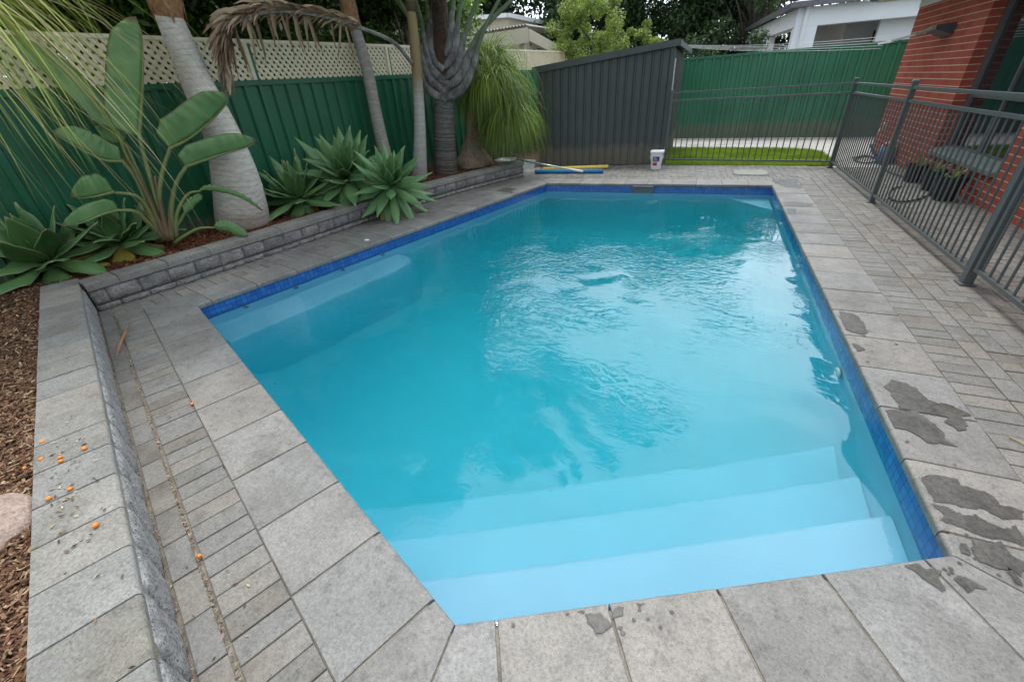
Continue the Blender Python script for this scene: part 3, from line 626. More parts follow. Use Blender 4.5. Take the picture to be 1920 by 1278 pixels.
# wood litter in the paver gap beside the near wall
def gen_gap(n):
    t = RNG.uniform(0, 4.4, n); o_ = .1985+RNG.normal(0, .0028, n); sel = RNG.uniform(0, 1, n) < .55; o_ = np.where(sel, .302+RNG.normal(0, .008, n), o_); b = np.array(e0); u = np.array(uED); v = np.array(nED)
    return b[0]+u[0]*t+v[0]*o_, b[1]+u[1]*t+v[1]*o_
chips('leaf_litter', gen_gap, 2200, .010, M['litter'], -.006, label='dry debris caught in the paver joints beside the near wall', cat='debris')
# wet marks on the coping
def wet(pts, ox, oy, s):
    P2 = [G(ox+x/s, oy+y/s) for x, y in pts]; out = []
    L = len(P2)
    for i in range(L):
        a, b = P2[i], P2[(i+1) % L]; m_ = max(2, int((b-a).length/.012))
        for k in range(m_):
            p = a.lerp(b, k/m_); nz = noise.noise_vector(p*22)*.022+noise.noise_vector(p*75)*.009; out.append((p.x+nz.x, p.y+nz.y, .0026))
    return out
WETS = [([(550,905),(610,910),(660,930),(700,975),(722,1040),(680,1050),(620,1030),(580,990),(560,940)], 1400, 300, 3.194),
 ([(640,1105),(670,1105),(705,1135),(660,1140)], 1400, 300, 3.194), ([(160,115),(300,112),(300,145),(330,150),(325,172),(240,165),(160,130)], 1400, 300, 3.194),
 ([(215,250),(300,250),(400,262),(390,275),(330,280),(250,280)], 1400, 300, 3.194), ([(240,290),(295,292),(295,330),(260,325)], 1400, 300, 3.194),
 ([(570,55),(600,25),(650,35),(700,60),(725,100),(790,125),(850,130),(920,165),(900,180),(905,230),(870,230),(830,205),(820,175),(760,165),(700,160),(640,140),(610,100)], 1400, 700, 2.211),
 ([(570,150),(640,150),(720,162),(720,180),(790,210),(800,235),(830,265),(865,300),(790,290),(740,285),(680,245),(620,225),(590,190)], 1400, 700, 2.211),
 ([(720,430),(760,425),(860,440),(900,470),(980,490),(1060,545),(1150,570),(1150,615),(1060,590),(960,560),(880,545),(780,530),(740,480)], 1400, 700, 2.211),
 ([(790,545),(850,572),(880,602),(930,578),(990,625),(1060,640),(1150,650),(1150,710),(1060,690),(960,665),(900,640),(830,615)], 1400, 700, 2.211),
 ([(935,680),(1000,690),(1060,705),(1150,790),(1150,850),(1080,790),(1060,815),(1010,790),(950,770),(970,730)], 1400, 700, 2.211),
 ([(885,712),(915,708),(938,728),(915,742),(890,735)], 1400, 700, 2.211), ([(1075,825),(1120,830),(1150,862),(1150,885),(1100,862)], 1400, 700, 2.211),
 ([(630,780),(690,775),(735,810),(780,815),(810,870),(800,893),(740,850),(680,815)], 1400, 700, 2.211), ([(850,850),(900,845),(960,870),(995,890),(940,895),(890,890)], 1400, 700, 2.211),
 ([(1065,930),(1095,925),(1120,945),(1160,950),(1175,975),(1205,1000),(1185,1015),(1155,1028),(1110,1000),(1070,985)], 700, 800, 2.674),
 ([(1000,930),(1030,928),(1032,945),(1005,945)], 700, 800, 2.674), ([(1205,915),(1240,915),(1250,945),(1215,955)], 700, 800, 2.674), ([(1315,865),(1355,868),(1335,885)], 700, 800, 2.674),
 ([(1610,560),(1650,542),(1740,548),(1700,560),(1710,575),(1640,565)], 480, 200, 3.55)]
mb = MB(); mr = MB(); rw = random.Random(2)
ZI = [0]
def offlip(p):
    best = None
    for i in range(5):
        a, b = Vector(LIP[i]), Vector(LIP[(i+1) % 5]); u = (b-a).normalized(); nn = Vector((u.y, -u.x)); d = (Vector(p[:2])-a).dot(nn)
        if best is None or d > best[0]: best = (d, nn)
    k = max(0, .019-best[0]); return (p[0]+best[1].x*k, p[1]+best[1].y*k, p[2])
def puddle(q):
    ZI[0] += 1; zi = ZI[0]*4e-6; q = [offlip((p[0], p[1], p[2]+zi)) for p in q]
    n = len(q); a2 = area2([(p[0], p[1]) for p in q]); sg = 1 if a2 > 0 else -1; o_ = []
    for i in range(n):
        a, b = Vector(q[i-1][:2]), Vector(q[(i+1) % n][:2]); t = (b-a).normalized(); nn = Vector((t.y, -t.x))*sg; o_.append((q[i][0]+nn.x*.0035, q[i][1]+nn.y*.0035, .0018+zi))
    mb.add(q, [tuple(range(n))]); mr.add(o_, [tuple(range(n))])
for p, ox, oy, s in WETS: puddle(wet(p, ox, oy, s))
for k in range(60):                                     # splashed drops round the near right corner
    cx_, cy_ = rw.choice([((1690+rw.gauss(0, 60)), 780+rw.gauss(0, 60)), (1800+rw.gauss(0, 50), 960+rw.gauss(0, 50)), (1850+rw.gauss(0, 40), 1060+rw.gauss(0, 40)), (1600+rw.gauss(0, 30), 620+rw.gauss(0, 40)), (1150+rw.gauss(0, 80), 1165+rw.gauss(0, 18)), (1480, 380)])
    c = G(cx_, cy_)
    if not (c.x > 1.0 or c.y < .54+(c.x+.51)*.53): continue
    r = rw.uniform(.002, .006); n = 9; puddle([(c.x+math.cos(6.28*i/n)*r*rw.uniform(.7, 1.2), c.y+math.sin(6.28*i/n)*r*rw.uniform(.7, 1.2), .0026) for i in range(n)])
mb.build('puddle', M['wet'], kind='structure')
def dampm():
    m, n, l, b = mat('damp_rim', .7, .2); b.inputs['Base Color'].default_value = (.12, .112, .1, 1); t = N(n, 'ShaderNodeBsdfTransparent'); tc = N(n, 'ShaderNodeTexCoord')
    q = N(n, 'ShaderNodeTexNoise', Scale=60, Detail=3); l.new(tc.outputs['Object'], q.inputs[0]); r = ramp(n, [(.35, (.15,)*3), (.65, (.75,)*3)]); l.new(q.outputs['Fac'], r.inputs[0])
    ms = N(n, 'ShaderNodeMixShader'); l.new(r.outputs[0], ms.inputs[0]); l.new(t.outputs[0], ms.inputs[1]); l.new(b.outputs[0], ms.inputs[2]); l.new(ms.outputs[0], n['Material Output'].inputs[0]); return m
mr.build('puddle_rim', dampm(), kind='structure')

# ================================================================ GARDEN WALLS
def rough_block(mb_, a, b, z0, z1, n, dep=.03, seed=0, mi=0, amp=.018):
    """split face: gridded front between a and b (ground points), n = outward normal"""
    a = Vector((*a, 0)); b = Vector((*b, 0)); n = Vector((n[0], n[1], 0)); nx, nz = max(4, int((b-a).length/.03)), max(3, int((z1-z0)/.03)); V = []; rim = .012
    for i in range(nx+1):
        for j in range(nz+1):
            s, t = i/nx, j/nz; e = min(s*(b-a).length, (1-s)*(b-a).length, t*(z1-z0), (1-t)*(z1-z0)); k = min(1, e/rim)
            p = a.lerp(b, s)+Vector((0, 0, z0+(z1-z0)*t)); d = noise.noise(p*22+Vector((seed, 0, 0)))*amp+noise.noise(p*60)*amp*.4
            V.append(p+n*((d+.008)*k-.008*(1-k)))
    base = len(V)
    F = [(i*(nz+1)+j, (i+1)*(nz+1)+j, (i+1)*(nz+1)+j+1, i*(nz+1)+j+1) for i in range(nx) for j in range(nz)]
    # sides and back
    ring = [i*(nz+1) for i in range(nx+1)]+[nx*(nz+1)+j for j in range(1, nz+1)]+[i*(nz+1)+nz for i in range(nx-1, -1, -1)]+[j for j in range(nz-1, 0, -1)]
    for r in ring: V.append(Vector(V[r])-n*dep)
    L = len(ring)
    for k in range(L): F.append((ring[k], base+k, base+(k+1) % L, ring[(k+1) % L]))
    mb_.add(V, F, mi)
def polyrun(pts, step, off=0):
    """split a polyline into pieces of ~step"""
    out = []; acc = []; 
    L = [0]
    for i in range(1, len(pts)): L.append(L[-1]+(Vector(pts[i])-Vector(pts[i-1])).length)
    def at(s):
        s = max(0, min(L[-1], s))
        for i in range(1, len(L)):
            if s <= L[i]+1e-9: return Vector(pts[i-1]).lerp(Vector(pts[i]), (s-L[i-1])/(L[i]-L[i-1]))
        return Vector(pts[-1])
    s = -off
    while s < L[-1]:
        a, b = max(0, s), min(L[-1], s+step)
        if b-a > .03: out.append((at(a), at(b)))
        s += step
    return out
gw = empty('garden_wall', (-4.2, 4, 0), 'long low grey split-block retaining wall between the palms and the pool', 'retaining wall')
def smooth2(pts, n=6): return [(p.x, p.y) for p in bez([(*q, 0) for q in pts], n)]
FW = smooth2(WL)
endN = Vector((-3.12, 7.92)); WEND = [(-3.12, 7.92), (-3.36, 8.2), (-3.75, 8.3)]
mbk = MB(); mcp = MB(); sd_ = 0
for line in (FW, WEND):
    for (z0, z1, st, of) in ((-.01, .045, .22, .05), (.05, .185, .235, .12)):
        for a, b in polyrun(line, st, of):
            u = (b-a).normalized(); nn = (u.y, -u.x); sd_ += 1.7
            rough_block(mbk, a+u*.002, b-u*.002, z0, z1, nn, .12, sd_)
    for a, b in polyrun(line, .38, .15):
        u = (b-a).normalized(); nn = Vector((u.y, -u.x)); sd_ += 1.3
        q = [tuple(a+u*.002+nn*.012), tuple(b-u*.002+nn*.012), tuple(b-u*.002-nn*.20), tuple(a+u*.002-nn*.20)]
        mcp.prism(q[::-1], .187, .25+random.uniform(-.002, .002), drop=.02, steps=3, dists=[.004, .004, .004, .02][::-1] if False else [.006]*4)
        rough_block(mcp, a+u*.003, b-u*.003, .188, .238, tuple(nn*1.0), .02, sd_, 1, .008)
rel(mbk.build('blocks', M['block'], smooth=True), gw); rel(mcp.build('capping', [M['cap'], M['block']]), gw)
gw2 = empty('garden_wall', (-2.5, .7, 0), 'near grey capped retaining wall beside the bark mulch, scattered with orange fruit', 'retaining wall')
mcp = MB(); mbk = MB()
w0 = Vector((-4.86, 1.70)); wu = uED; wn = nED; L = 5.2
wpts = [tuple(w0), tuple(w0+wu*L)]
def cap_at(t0, t1):
    a = w0+wu*t0; q = [tuple(a+wu*.0018+wn*.002), tuple(w0+wu*(t1-.0018)+wn*.002), tuple(w0+wu*(t1-.0018)+wn*.245), tuple(a+wu*.0018+wn*.245)]
    mcp.prism(q, .19, .25+random.uniform(-.002, .002), drop=.014, steps=4, dists=[.016 if k == 0 else .002 for k in range(4)])
t = -.02
capj = []
while t < L:
    ln = random.choice([.215, .225, .235]); cap_at(t, t+ln); capj.append(t); t += ln
for (z0, z1, st, of) in ((-.01, .24, .23, .09),):
    for a, b in polyrun([tuple(w0), tuple(w0+wu*L)], .225, .02):
        sd_ += 1.1; rough_block(mbk, b-wu*.001+wn*.0, a+wu*.001, z0, z1-.012, (-wn.x, -wn.y), .12, sd_, 0, .006)
rel(mbk.build('blocks', M['rubble'], smooth=True), gw2); rel(mcp.build('capping', M['cap']), gw2)

# ================================================================ FENCES
def ribsheet(mb_, a, b, z0, z1, z0b=None, z1b=None, pitch=.19, depth=.028, mi=0, side=1, rib=.05):
    a = Vector((a[0], a[1])); b = Vector((b[0], b[1])); u = (b-a).normalized(); n = Vector((u.y, -u.x))*side; L = (b-a).length; z0b = z0 if z0b is None else z0b; z1b = z1 if z1b is None else z1b
    prof = []; x = 0
    while x < L:
        for dx, d in ((0, 0), (pitch-rib-.03, 0), (pitch-rib-.015, depth), (pitch-.015, depth)):
            if x+dx < L: prof.append((x+dx, d))
        x += pitch
    prof.append((L, 0)); V = []
    for x, d in prof:
        p = a+u*x+n*d; k = x/L; V += [(p.x, p.y, z0+(z0b-z0)*k), (p.x, p.y, z1+(z1b-z1)*k)]
    F = [(2*i, 2*i+2, 2*i+3, 2*i+1) for i in range(len(prof)-1)]
    mb_.add(V, F, mi)
FD = Vector((.1217, .9926)); FB = Vector((-5.39, 3.36))
def fy(y, off=0): t = (y-FB.y)/FD.y; p = FB+FD*t; return Vector((p.x+off*FD.y, p.y-off*FD.x))
lf = empty('boundary_fence', (fy(4).x, 4, 0), 'long green steel fence topped with cream diamond lattice behind the palms', 'fence')
ys = [-2.6+2.36*k for k in range(8)]
def ztop(y): return 1.665+(y-3)*.012
for k in range(len(ys)-1):
    y0, y1 = ys[k], ys[k+1]; a, b = fy(y0), fy(y1); zt0, zt1 = ztop(y0), ztop(y1)
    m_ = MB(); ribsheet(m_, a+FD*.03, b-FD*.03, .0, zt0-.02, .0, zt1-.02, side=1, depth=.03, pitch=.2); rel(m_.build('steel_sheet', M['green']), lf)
    m_ = MB(); m_.beam((*a, zt0), (*b, zt1), .06, .055); rel(m_.build('top_rail', M['green']), lf)
    m_ = MB(); m_.beam((*fy(y0), 0.0), (*fy(y0), zt0+.4), .05, .05, up=(1, 0, 0)); 
    rel(m_.build('post', [M['green']]), lf)
    # lattice: two layers of diagonal laths clipped to the panel
    m_ = MB(); Lp = (b-a).length; h0 = .385; pitch = .062; wl_ = .035
    for layer, sg in ((0, 1), (1, -1)):
        s = -h0
        while s < Lp+h0:
            reg = [(0, 0), (Lp, 0), (Lp, h0), (0, h0)]; x0 = s
            q = [(x0, 0), (x0+wl_*1.414, 0), (x0+wl_*1.414+sg*h0, h0), (x0+sg*h0, h0)]
            c = clip(q, reg)
            if c:
                d0 = .006 if layer else -.003; Vv = []
                for dd in (d0, d0+.008):
                    for (x, z) in c: p = a+FD*x+Vector((FD.y, -FD.x))*dd; Vv.append((p.x, p.y, ztop(y0+(y1-y0)*x/Lp)+.03+z))
                nn_ = len(c); m_.add(Vv, [tuple(range(nn_, 2*nn_)), tuple(range(nn_-1, -1, -1))]+[(i, (i+1) % nn_, (i+1) % nn_+nn_, i+nn_) for i in range(nn_)])
            s += pitch*1.414
    rel(m_.build('lattice', M['cream']), lf)
    m_ = MB(); m_.beam((*a, zt0+.425), (*b, zt1+.425), .045, .035); m_.beam((*fy(y1-.04, .012), zt1+.03), (*fy(y1-.04, .012), zt1+.41), .05, .045, up=(1, 0, 0)); rel(m_.build('lattice_frame', M['cream']), lf)
ff = empty('boundary_fence', (1, 13.3, 0), 'tall green steel fence behind the lawn, ending at the red brick house', 'fence')
fa, fb = Vector((-4.0, 13.72)), Vector((8.6, 12.45)); fu = (fb-fa).normalized(); Lf = (fb-fa).length; npan = 5
for k in range(npan):
    a = fa+fu*(Lf*k/npan); b = fa+fu*(Lf*(k+1)/npan)
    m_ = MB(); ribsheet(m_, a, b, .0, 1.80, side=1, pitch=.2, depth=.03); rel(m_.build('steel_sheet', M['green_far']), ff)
    m_ = MB(); m_.beam((*a, 1.80), (*b, 1.80), .06, .05); rel(m_.build('top_rail', M['green_far']), ff)
    m_ = MB(); m_.beam((*(a-Vector((0, .03))), 0), (*(a-Vector((0, .03))), 1.8), .05, .05, up=(1, 0, 0)); rel(m_.build('post', M['green_far']), ff)

# shed
shd = empty('garden_shed', (-2, 9.6, 0), 'dark grey ribbed steel shed with a sloping roof beside the far fence', 'shed')
sa, sb, sc_, sdd = Vector((-3.12, 8.97)), Vector((-.76, 9.33)), Vector((-.76, 11.9)), Vector((-3.3, 11.7))
m_ = MB(); ribsheet(m_, sa, sb, .0, 1.66, .0, 1.90, side=1, pitch=.148, depth=.018, rib=.022); 
m_.add([(*sb, 0), (*sc_, 0), (*sc_, 1.86), (*sb, 1.9)], [(0, 1, 2, 3)]); ribsheet(m_, sb+Vector((.004, .0)), sc_+Vector((.004, 0)), 0, 1.88, 0, 1.84, side=1, pitch=.148, depth=.014, rib=.022)
m_.add([(*sdd, 0), (*sa, 0), (*sa, 1.66), (*sdd, 1.66)], [(0, 1, 2, 3)]); m_.add([(*sc_, 0), (*sdd, 0), (*sdd, 1.66), (*sc_, 1.86)], [(0, 1, 2, 3)]); rel(m_.build('wall', M['shed']), shd)
m_ = MB(); r_ = [(-3.22, 8.9, 1.735), (-.68, 9.27, 1.985), (-.62, 12.0, 1.94), (-3.35, 11.9, 1.72)]
m_.add(r_+[(x, y, z-.03) for x, y, z in r_], [(0, 1, 2, 3), (7, 6, 5, 4), (0, 4, 5, 1), (1, 5, 6, 2), (2, 6, 7, 3), (3, 7, 4, 0)]); rel(m_.build('roof', M['shed']), shd)
m_ = MB(); m_.beam((-3.24, 8.885, 1.70), (-.67, 9.255, 1.95), .02, .1); m_.beam((-.665, 9.25, 1.94), (-.61, 12.0, 1.90), .02, .09); rel(m_.build('fascia', M['shed']), shd)
m_ = MB(); m_.box(-.80, -.735, 9.30, 9.36, 0, 1.9); rel(m_.build('corner_trim', M['shed']), shd)
m_ = MB(); m_.beam((-3.13, 8.95, 0), (-3.13, 8.95, 1.66), .05, .05, up=(1, 0, 0)); rel(m_.build('corner_trim', M['shed']), shd)
m_ = MB(); p = PX(1258, 112, -.73); q = PX(1254, 178, -.73); m_.box(-.735, -.722, 9.40, 9.47, 1.22, 1.72); rel(m_.build('hinge_strip', M['white']), shd)
m_ = MB()
for k in range(5): m_.box(-.722, -.7215, 9.42, 9.45, 1.28+k*.09, 1.31+k*.09)
rel(m_.build('hinge_slot', M['dark']), shd)

# ================================================================ POOL FENCE (black metal)
FG = 'panels and gate of the grey pool fence'
def make_picket(z0, z1):
    m_ = MB(); m_.tube([(0, 0, z0), (0, 0, z1)], .0085, 8); me = m_.build('picket', M['rail']); return me
def fence_panel(name, a, b, label, cat='fence panel', z0=.09, zl=1.075, zt=1.2, n=None, gate=False, ends=False, zoff=0):
    a = Vector(a); b = Vector(b); u = (b-a).normalized(); L = (b-a).length; t = empty(name, ((a.x+b.x)/2, (a.y+b.y)/2, 0), label, cat, FG)
    m_ = MB(); m_.beam((*a, zt), (*b, zt), .034, .026); rel(m_.build('rail', M['rail']), t)
    m_ = MB(); m_.beam((*a, zl), (*b, zl), .03, .028); rel(m_.build('rail', M['rail']), t)
    m_ = MB(); m_.beam((*a, z0), (*b, z0), .034, .026); rel(m_.build('rail', M['rail']), t)
    if gate:
        for p in (a, b): m_ = MB(); m_.beam((*p, z0-.0125), (*p, zt+.012), .036, .036, up=(1, 0, 0)); rel(m_.build('stile', M['rail']), t)
    n = n or int(L/.097); pk = None
    for i in range(n):
        p = a+u*(L*(i+.5)/n)
        if pk is None: pk = make_picket(z0, zl); o = pk
        else: o = pk.copy(); COL.objects.link(o)
        o.parent = t; o.location = (p.x-t.location.x, p.y-t.location.y, 0)
    return t
def post(x, y, label, h=1.25, wd=.05, cap=True, fin=False):
    t = empty('fence_post', (x, y, 0), label, 'fence post', 'square posts of the pool fence')
    m_ = MB(); m_.prism([(x-wd/2, y-wd/2), (x+wd/2, y-wd/2), (x+wd/2, y+wd/2), (x-wd/2, y+wd/2)], 0, h, drop=.003, dists=[.003]*4); rel(m_.build('shaft', M['rail']), t)
    m_ = MB(); k = wd/2+.003; m_.prism([(x-k, y-k), (x+k, y-k), (x+k, y+k), (x-k, y+k)], h+.001, h+.022, drop=.016, steps=3, dists=[.012]*4); rel(m_.build('cap', M['gutter']), t)
    m_ = MB(); k = wd/2+.02; m_.prism([(x-k, y-k), (x+k, y-k), (x+k, y+k), (x-k, y+k)], 0, .008, drop=.003); rel(m_.build('foot_plate', M['rail']), t)
    return t
XF = 1.955
post(1.965, 8.98, 'pale-capped corner post where the far and side pool fences meet')
post(XF, 6.51, 'middle fence post on the paving opposite the deep end, nearest the black hose')
post(XF-.015, 3.97, 'stout fence post beside the gate, standing on the paving right of the pool', wd=.06)
post(XF-.03, 3.0, 'cut-off gate post at the right picture edge')
post(-.70, 9.24, 'slim end post of the pool fence fixed against the shed corner', wd=.035, h=1.22)
fence_panel('picket_fence', (-.68, 9.235), (1.94, 8.985), 'grey pool fence panel in front of the lawn, from shed to corner post')
fence_panel('picket_fence', (XF+.008, 8.95), (XF+.002, 6.54), 'farther side fence panel between the corner post and the middle post')
fence_panel('picket_fence', (XF, 6.48), (XF-.013, 4.01), 'nearer side fence panel between the middle post and the gate post')
fence_panel('pool_gate', (XF-.016, 3.90), (XF-.03, 3.06), 'grey picket gate at the right picture edge next to the stout post', 'gate', z0=.13, gate=True)
fence_panel('picket_fence', (XF-.03, 2.96), (XF-.045, .6), 'fence panel beyond the gate')

# ================================================================ BRICK HOUSE
hs = empty('brick_house', (4, 6, 0), 'red brick house with pale mortar joints and a white eave at the right', 'house')
HX = 2.91; YC = 10.72
wy0, wy1, wz0, wz1 = 6.36, 8.12, .40, 2.12
m_ = MB(); t_ = .24
m_.box(HX, HX+t_, wy1, YC, 0, 2.18); m_.box(HX, HX+t_, -2, wy0, 0, 2.18)
m_.box(HX+.001, HX+t_, wy0, wy1, 0, wz0-.06); m_.box(HX+.001, HX+t_, wy0, wy1, wz1, 2.18)
m_.box(HX+t_, 9, YC-.24, YC-.001, 0, 2.18); rel(m_.build('wall', M['brick']), hs)
m_ = MB(); m_.box(HX-.012, HX+.03, -2, YC, 2.181, 2.36); rel(m_.build('frieze', M['wpaint']), hs)
m_ = MB(); m_.box(2.42, 9, -2, YC+.5, 2.36, 2.38); rel(m_.build('soffit', M['beige']), hs)
m_ = MB(); m_.box(2.40, 2.42, -2, YC+.52, 2.35, 2.47); m_.box(2.42, 9, YC+.5, YC+.52, 2.35, 2.47); rel(m_.build('fascia', M['wpaint']), hs)
m_ = MB(); m_.tube([(2.34, -2, 2.43), (2.34, YC+.56, 2.43)], .055, 8); m_.tube([(2.34, YC+.56, 2.43), (9, YC+.56, 2.43)], .055, 8); rel(m_.build('gutter', M['gutter']), hs)
m_ = MB(); m_.add([(2.36, -2, 2.48), (2.36, YC+.54, 2.48), (7, 7, 4.4), (7, -2, 4.4), (11, YC+.54, 2.48), (11, -2, 2.48)], [(0, 3, 2, 1), (1, 2, 4), (4, 2, 3, 5)]); rel(m_.build('roof', M['iron']), hs)
# window
wd_ = MB(); fx = HX+.13; fw = .05
wd_.box(fx, fx+.05, wy0, wy0+fw, wz0, wz1); wd_.box(fx, fx+.05, wy1-fw-.05, wy1, wz0, wz1); wd_.box(fx, fx+.05, wy0+fw, wy1-fw-.05, wz1-fw, wz1); wd_.box(fx, fx+.05, wy0+fw, wy1-fw-.05, wz0, wz0+fw)
wd_.box(fx+.002, fx+.048, 7.2, 7.24, wz0+fw, wz1-fw); wd_.box(fx+.004, fx+.046, wy0+fw, wy1-.1, 1.0, 1.04)
win = rel(wd_.build('window', M['alu']), hs)
m_ = MB(); m_.add([(fx+.03, wy0+.03, wz0+.03), (fx+.03, wy1-.06, wz0+.03), (fx+.03, wy1-.06, wz1-.03), (fx+.03, wy0+.03, wz1-.03)], [(0, 1, 2, 3)]); o = m_.build('pane', M['glass']); o.parent = win
m_ = MB(); y = wy0+.004
while y < wy1-.01:
    y1_ = min(y+.115, wy1-.004); m_.add([(HX-.05, y, .325), (HX-.05, y1_, .325), (HX+.13, y1_, .385), (HX+.13, y, .385), (HX-.055, y, .37), (HX-.055, y1_, .37), (HX+.13, y1_, .43), (HX+.13, y, .43)], [(4, 5, 6, 7)[::-1], (0, 1, 5, 4)[::-1], (0, 4, 7, 3)[::-1], (1, 2, 6, 5)[::-1]]); y += .12
o = m_.build('sill', M['sill']); o.parent = win
m_ = MB(); m_.box(HX-.03, HX+.02, 6.36, 6.30, 0, 0) if False else None
# outdoor wall light
wl_ = empty('wall_light', (HX-.1, 9.3, 1.78), 'dark wedge-shaped outdoor light with a pale front, high on the brick wall', 'wall light')
m_ = MB(); m_.add([(HX-.002, 8.95, 1.72), (HX-.002, 9.35, 1.70), (HX-.002, 9.35, 1.84), (HX-.002, 8.95, 1.86), (HX-.20, 9.0, 1.80), (HX-.20, 9.32, 1.78), (HX-.20, 9.32, 1.83), (HX-.20, 9.0, 1.85)], [(0, 1, 2, 3), (7, 6, 5, 4), (4, 5, 1, 0), (3, 2, 6, 7), (0, 3, 7, 4), (5, 6, 2, 1)]); rel(m_.build('housing', M['black']), wl_)
m_ = MB(); m_.add([(HX-.201, 9.0, 1.80), (HX-.201, 9.62, 1.765), (HX-.201, 9.62, 1.79), (HX-.201, 9.0, 1.85), (HX-.24, 9.02, 1.81), (HX-.235, 9.62, 1.768), (HX-.235, 9.62, 1.787), (HX-.24, 9.02, 1.845)], [(0, 1, 2, 3), (7, 6, 5, 4), (4, 5, 1, 0), (3, 2, 6, 7), (0, 3, 7, 4), (5, 6, 2, 1)]); rel(m_.build('front_trim', M['lid']), wl_)
# tap
tp = empty('garden_tap', (HX-.04, 10.2, .42), 'silver garden tap on the far end of the brick wall above the blue bucket', 'tap')
m_ = MB(); m_.tube([(HX, 10.2, .45), (HX-.09, 10.2, .45), (HX-.12, 10.2, .39)], .016, 8); m_.tube([(HX-.07, 10.2, .45), (HX-.07, 10.2, .53)], .01, 6); rel(m_.build('spout', M['steel']), tp)
m_ = MB(); m_.tube([(HX-.07, 10.14, .53), (HX-.07, 10.26, .53)], .014, 6); rel(m_.build('handle', M['white']), tp)

# clothesline
cl = empty('clothesline', (1, 11.2, 1.8), 'white clothesline cords strung above the lawn from shed to house', 'clothesline')
pa, pb = PX(1287, 85, -.70), Vector((2.80, 10.9, 1.93))
m_ = MB()
for k in range(5):
    a = pa+Vector((0, .02, -.01*k)); b = PX(1660, 70+k*5, 2.4)+Vector((0, (k-2)*.12, 0)); m_.tube([a.lerp(b, s/8)+Vector((0, 0, -.05*math.sin(math.pi*s/8))) for s in range(9)], .0028, 5)
rel(m_.build('cords', M['white']), cl)
m_ = MB(); q = PX(1660, 80, 2.4); m_.beam(q+Vector((0, -.35, 0)), q+Vector((0, .35, 0)), .03, .03); m_.beam(q, (HX, q.y, q.z+.1), .03, .03); rel(m_.build('spreader_bar', M['white']), cl)
m_ = MB(); m_.box(-.70, -.62, 11.6, 11.9, 1.70, 1.84) if False else m_.beam(pa+Vector((-.03, -.1, -.03)), pa+Vector((-.03, .12, -.03)), .06, .12); rel(m_.build('reel_case', M['white']), cl)

# ================================================================ NEIGHBOURS
nh = empty('neighbour_house', (5, 19, 0), 'white rendered house with a columned verandah beyond the far green fence', 'house')
Y0 = 17.0
def YP(px, py, y=Y0): return PY(px, py, y)
cor = YP(1497, 22); xr_ = 12.0; zb = YP(1510, 50).z; zt = YP(1510, 14).z
m_ = MB()
# front beam (towards camera) and side beam running back-left
cx0 = YP(1488, 60).x; cx1 = YP(1530, 60).x
m_.box(cx0, xr_, Y0, Y0+.35, zb, zt); 
_r = ray(1414, 58); _t = (zt-CAMH)/_r[2]; sx, sy = float(_r[0]*_t), float(_r[1]*_t)
m_.beam((cx0+.17, Y0+.1, (zb+zt)/2), (sx, sy, (zb+zt)/2), .35, zt-zb-.02); rel(m_.build('beam', M['wpaint']), nh)
for (x0, x1, y) in ((cx0, cx1, Y0+.004),):
    m_ = MB(); m_.box(x0+.004, x1, y, y+.6, 0, zb-.002); rel(m_.build('column', M['wpaint']), nh)
for k in (.5, .95):
    m_ = MB(); x = cx0+(sx-cx0)*k; y = Y0+(sy-Y0)*k; m_.box(x-.15, x+.2, y-.1, y+.3, 0, zb-.004); rel(m_.build('column', M['wpaint']), nh)
m_ = MB(); m_.box(cx0+1.8, xr_+.1, Y0+3.0, Y0+3.2, 0, zt-.05); m_.box(YP(1655, 60).x, xr_+.05, Y0+.5, Y0+.7, 0, zb+.004); m_.add([(cx0+1.8, Y0+3.1, 0), (sx+1.8, sy, 0), (sx+1.8, sy, zt), (cx0+1.8, Y0+3.1, zt)], [(0, 1, 2, 3)]); rel(m_.build('wall', M['wpaint']), nh)
m_ = MB(); m_.box(cx0+2.6, cx0+3.9, Y0+2.96, Y0+2.99, 1.0, zb-.1); rel(m_.build('window', M['dark']), nh)
m_ = MB(); m_.add([(cx0+.1, Y0+.05, zt-.1), (xr_, Y0+.05, zt-.1), (xr_, sy, zt-.1), (sx, sy, zt-.1)], [(0, 1, 2, 3)]); rel(m_.build('ceiling', M['gutter']), nh)
m_ = MB(); m_.beam((cx0-.25, Y0-.2, zt+.06), (xr_, Y0-.2, zt+.06), .12, .12); m_.beam((cx0-.2, Y0-.2, zt+.06), (sx-.3, sy, zt+.06), .12, .12); rel(m_.build('gutter', M['gutter']), nh)
m_ = MB(); m_.add([(cx0-.2, Y0-.2, zt+.13), (xr_, Y0-.2, zt+.13), (xr_, Y0+5, zt+1.2), (cx0+4, Y0+5, zt+1.2), (sx-.3, sy, zt+.13)], [(0, 1, 2, 3), (0, 3, 4)]); rel(m_.build('roof', M['iron']), nh)
m_ = MB(); q = YP(1513, 25, Y0-.06); q2 = YP(1502, 90, Y0-.06); m_.tube([(q.x, Y0-.06, zt), (q.x, Y0-.06, 0)], .05, 8); rel(m_.build('downpipe', M['white']), nh)

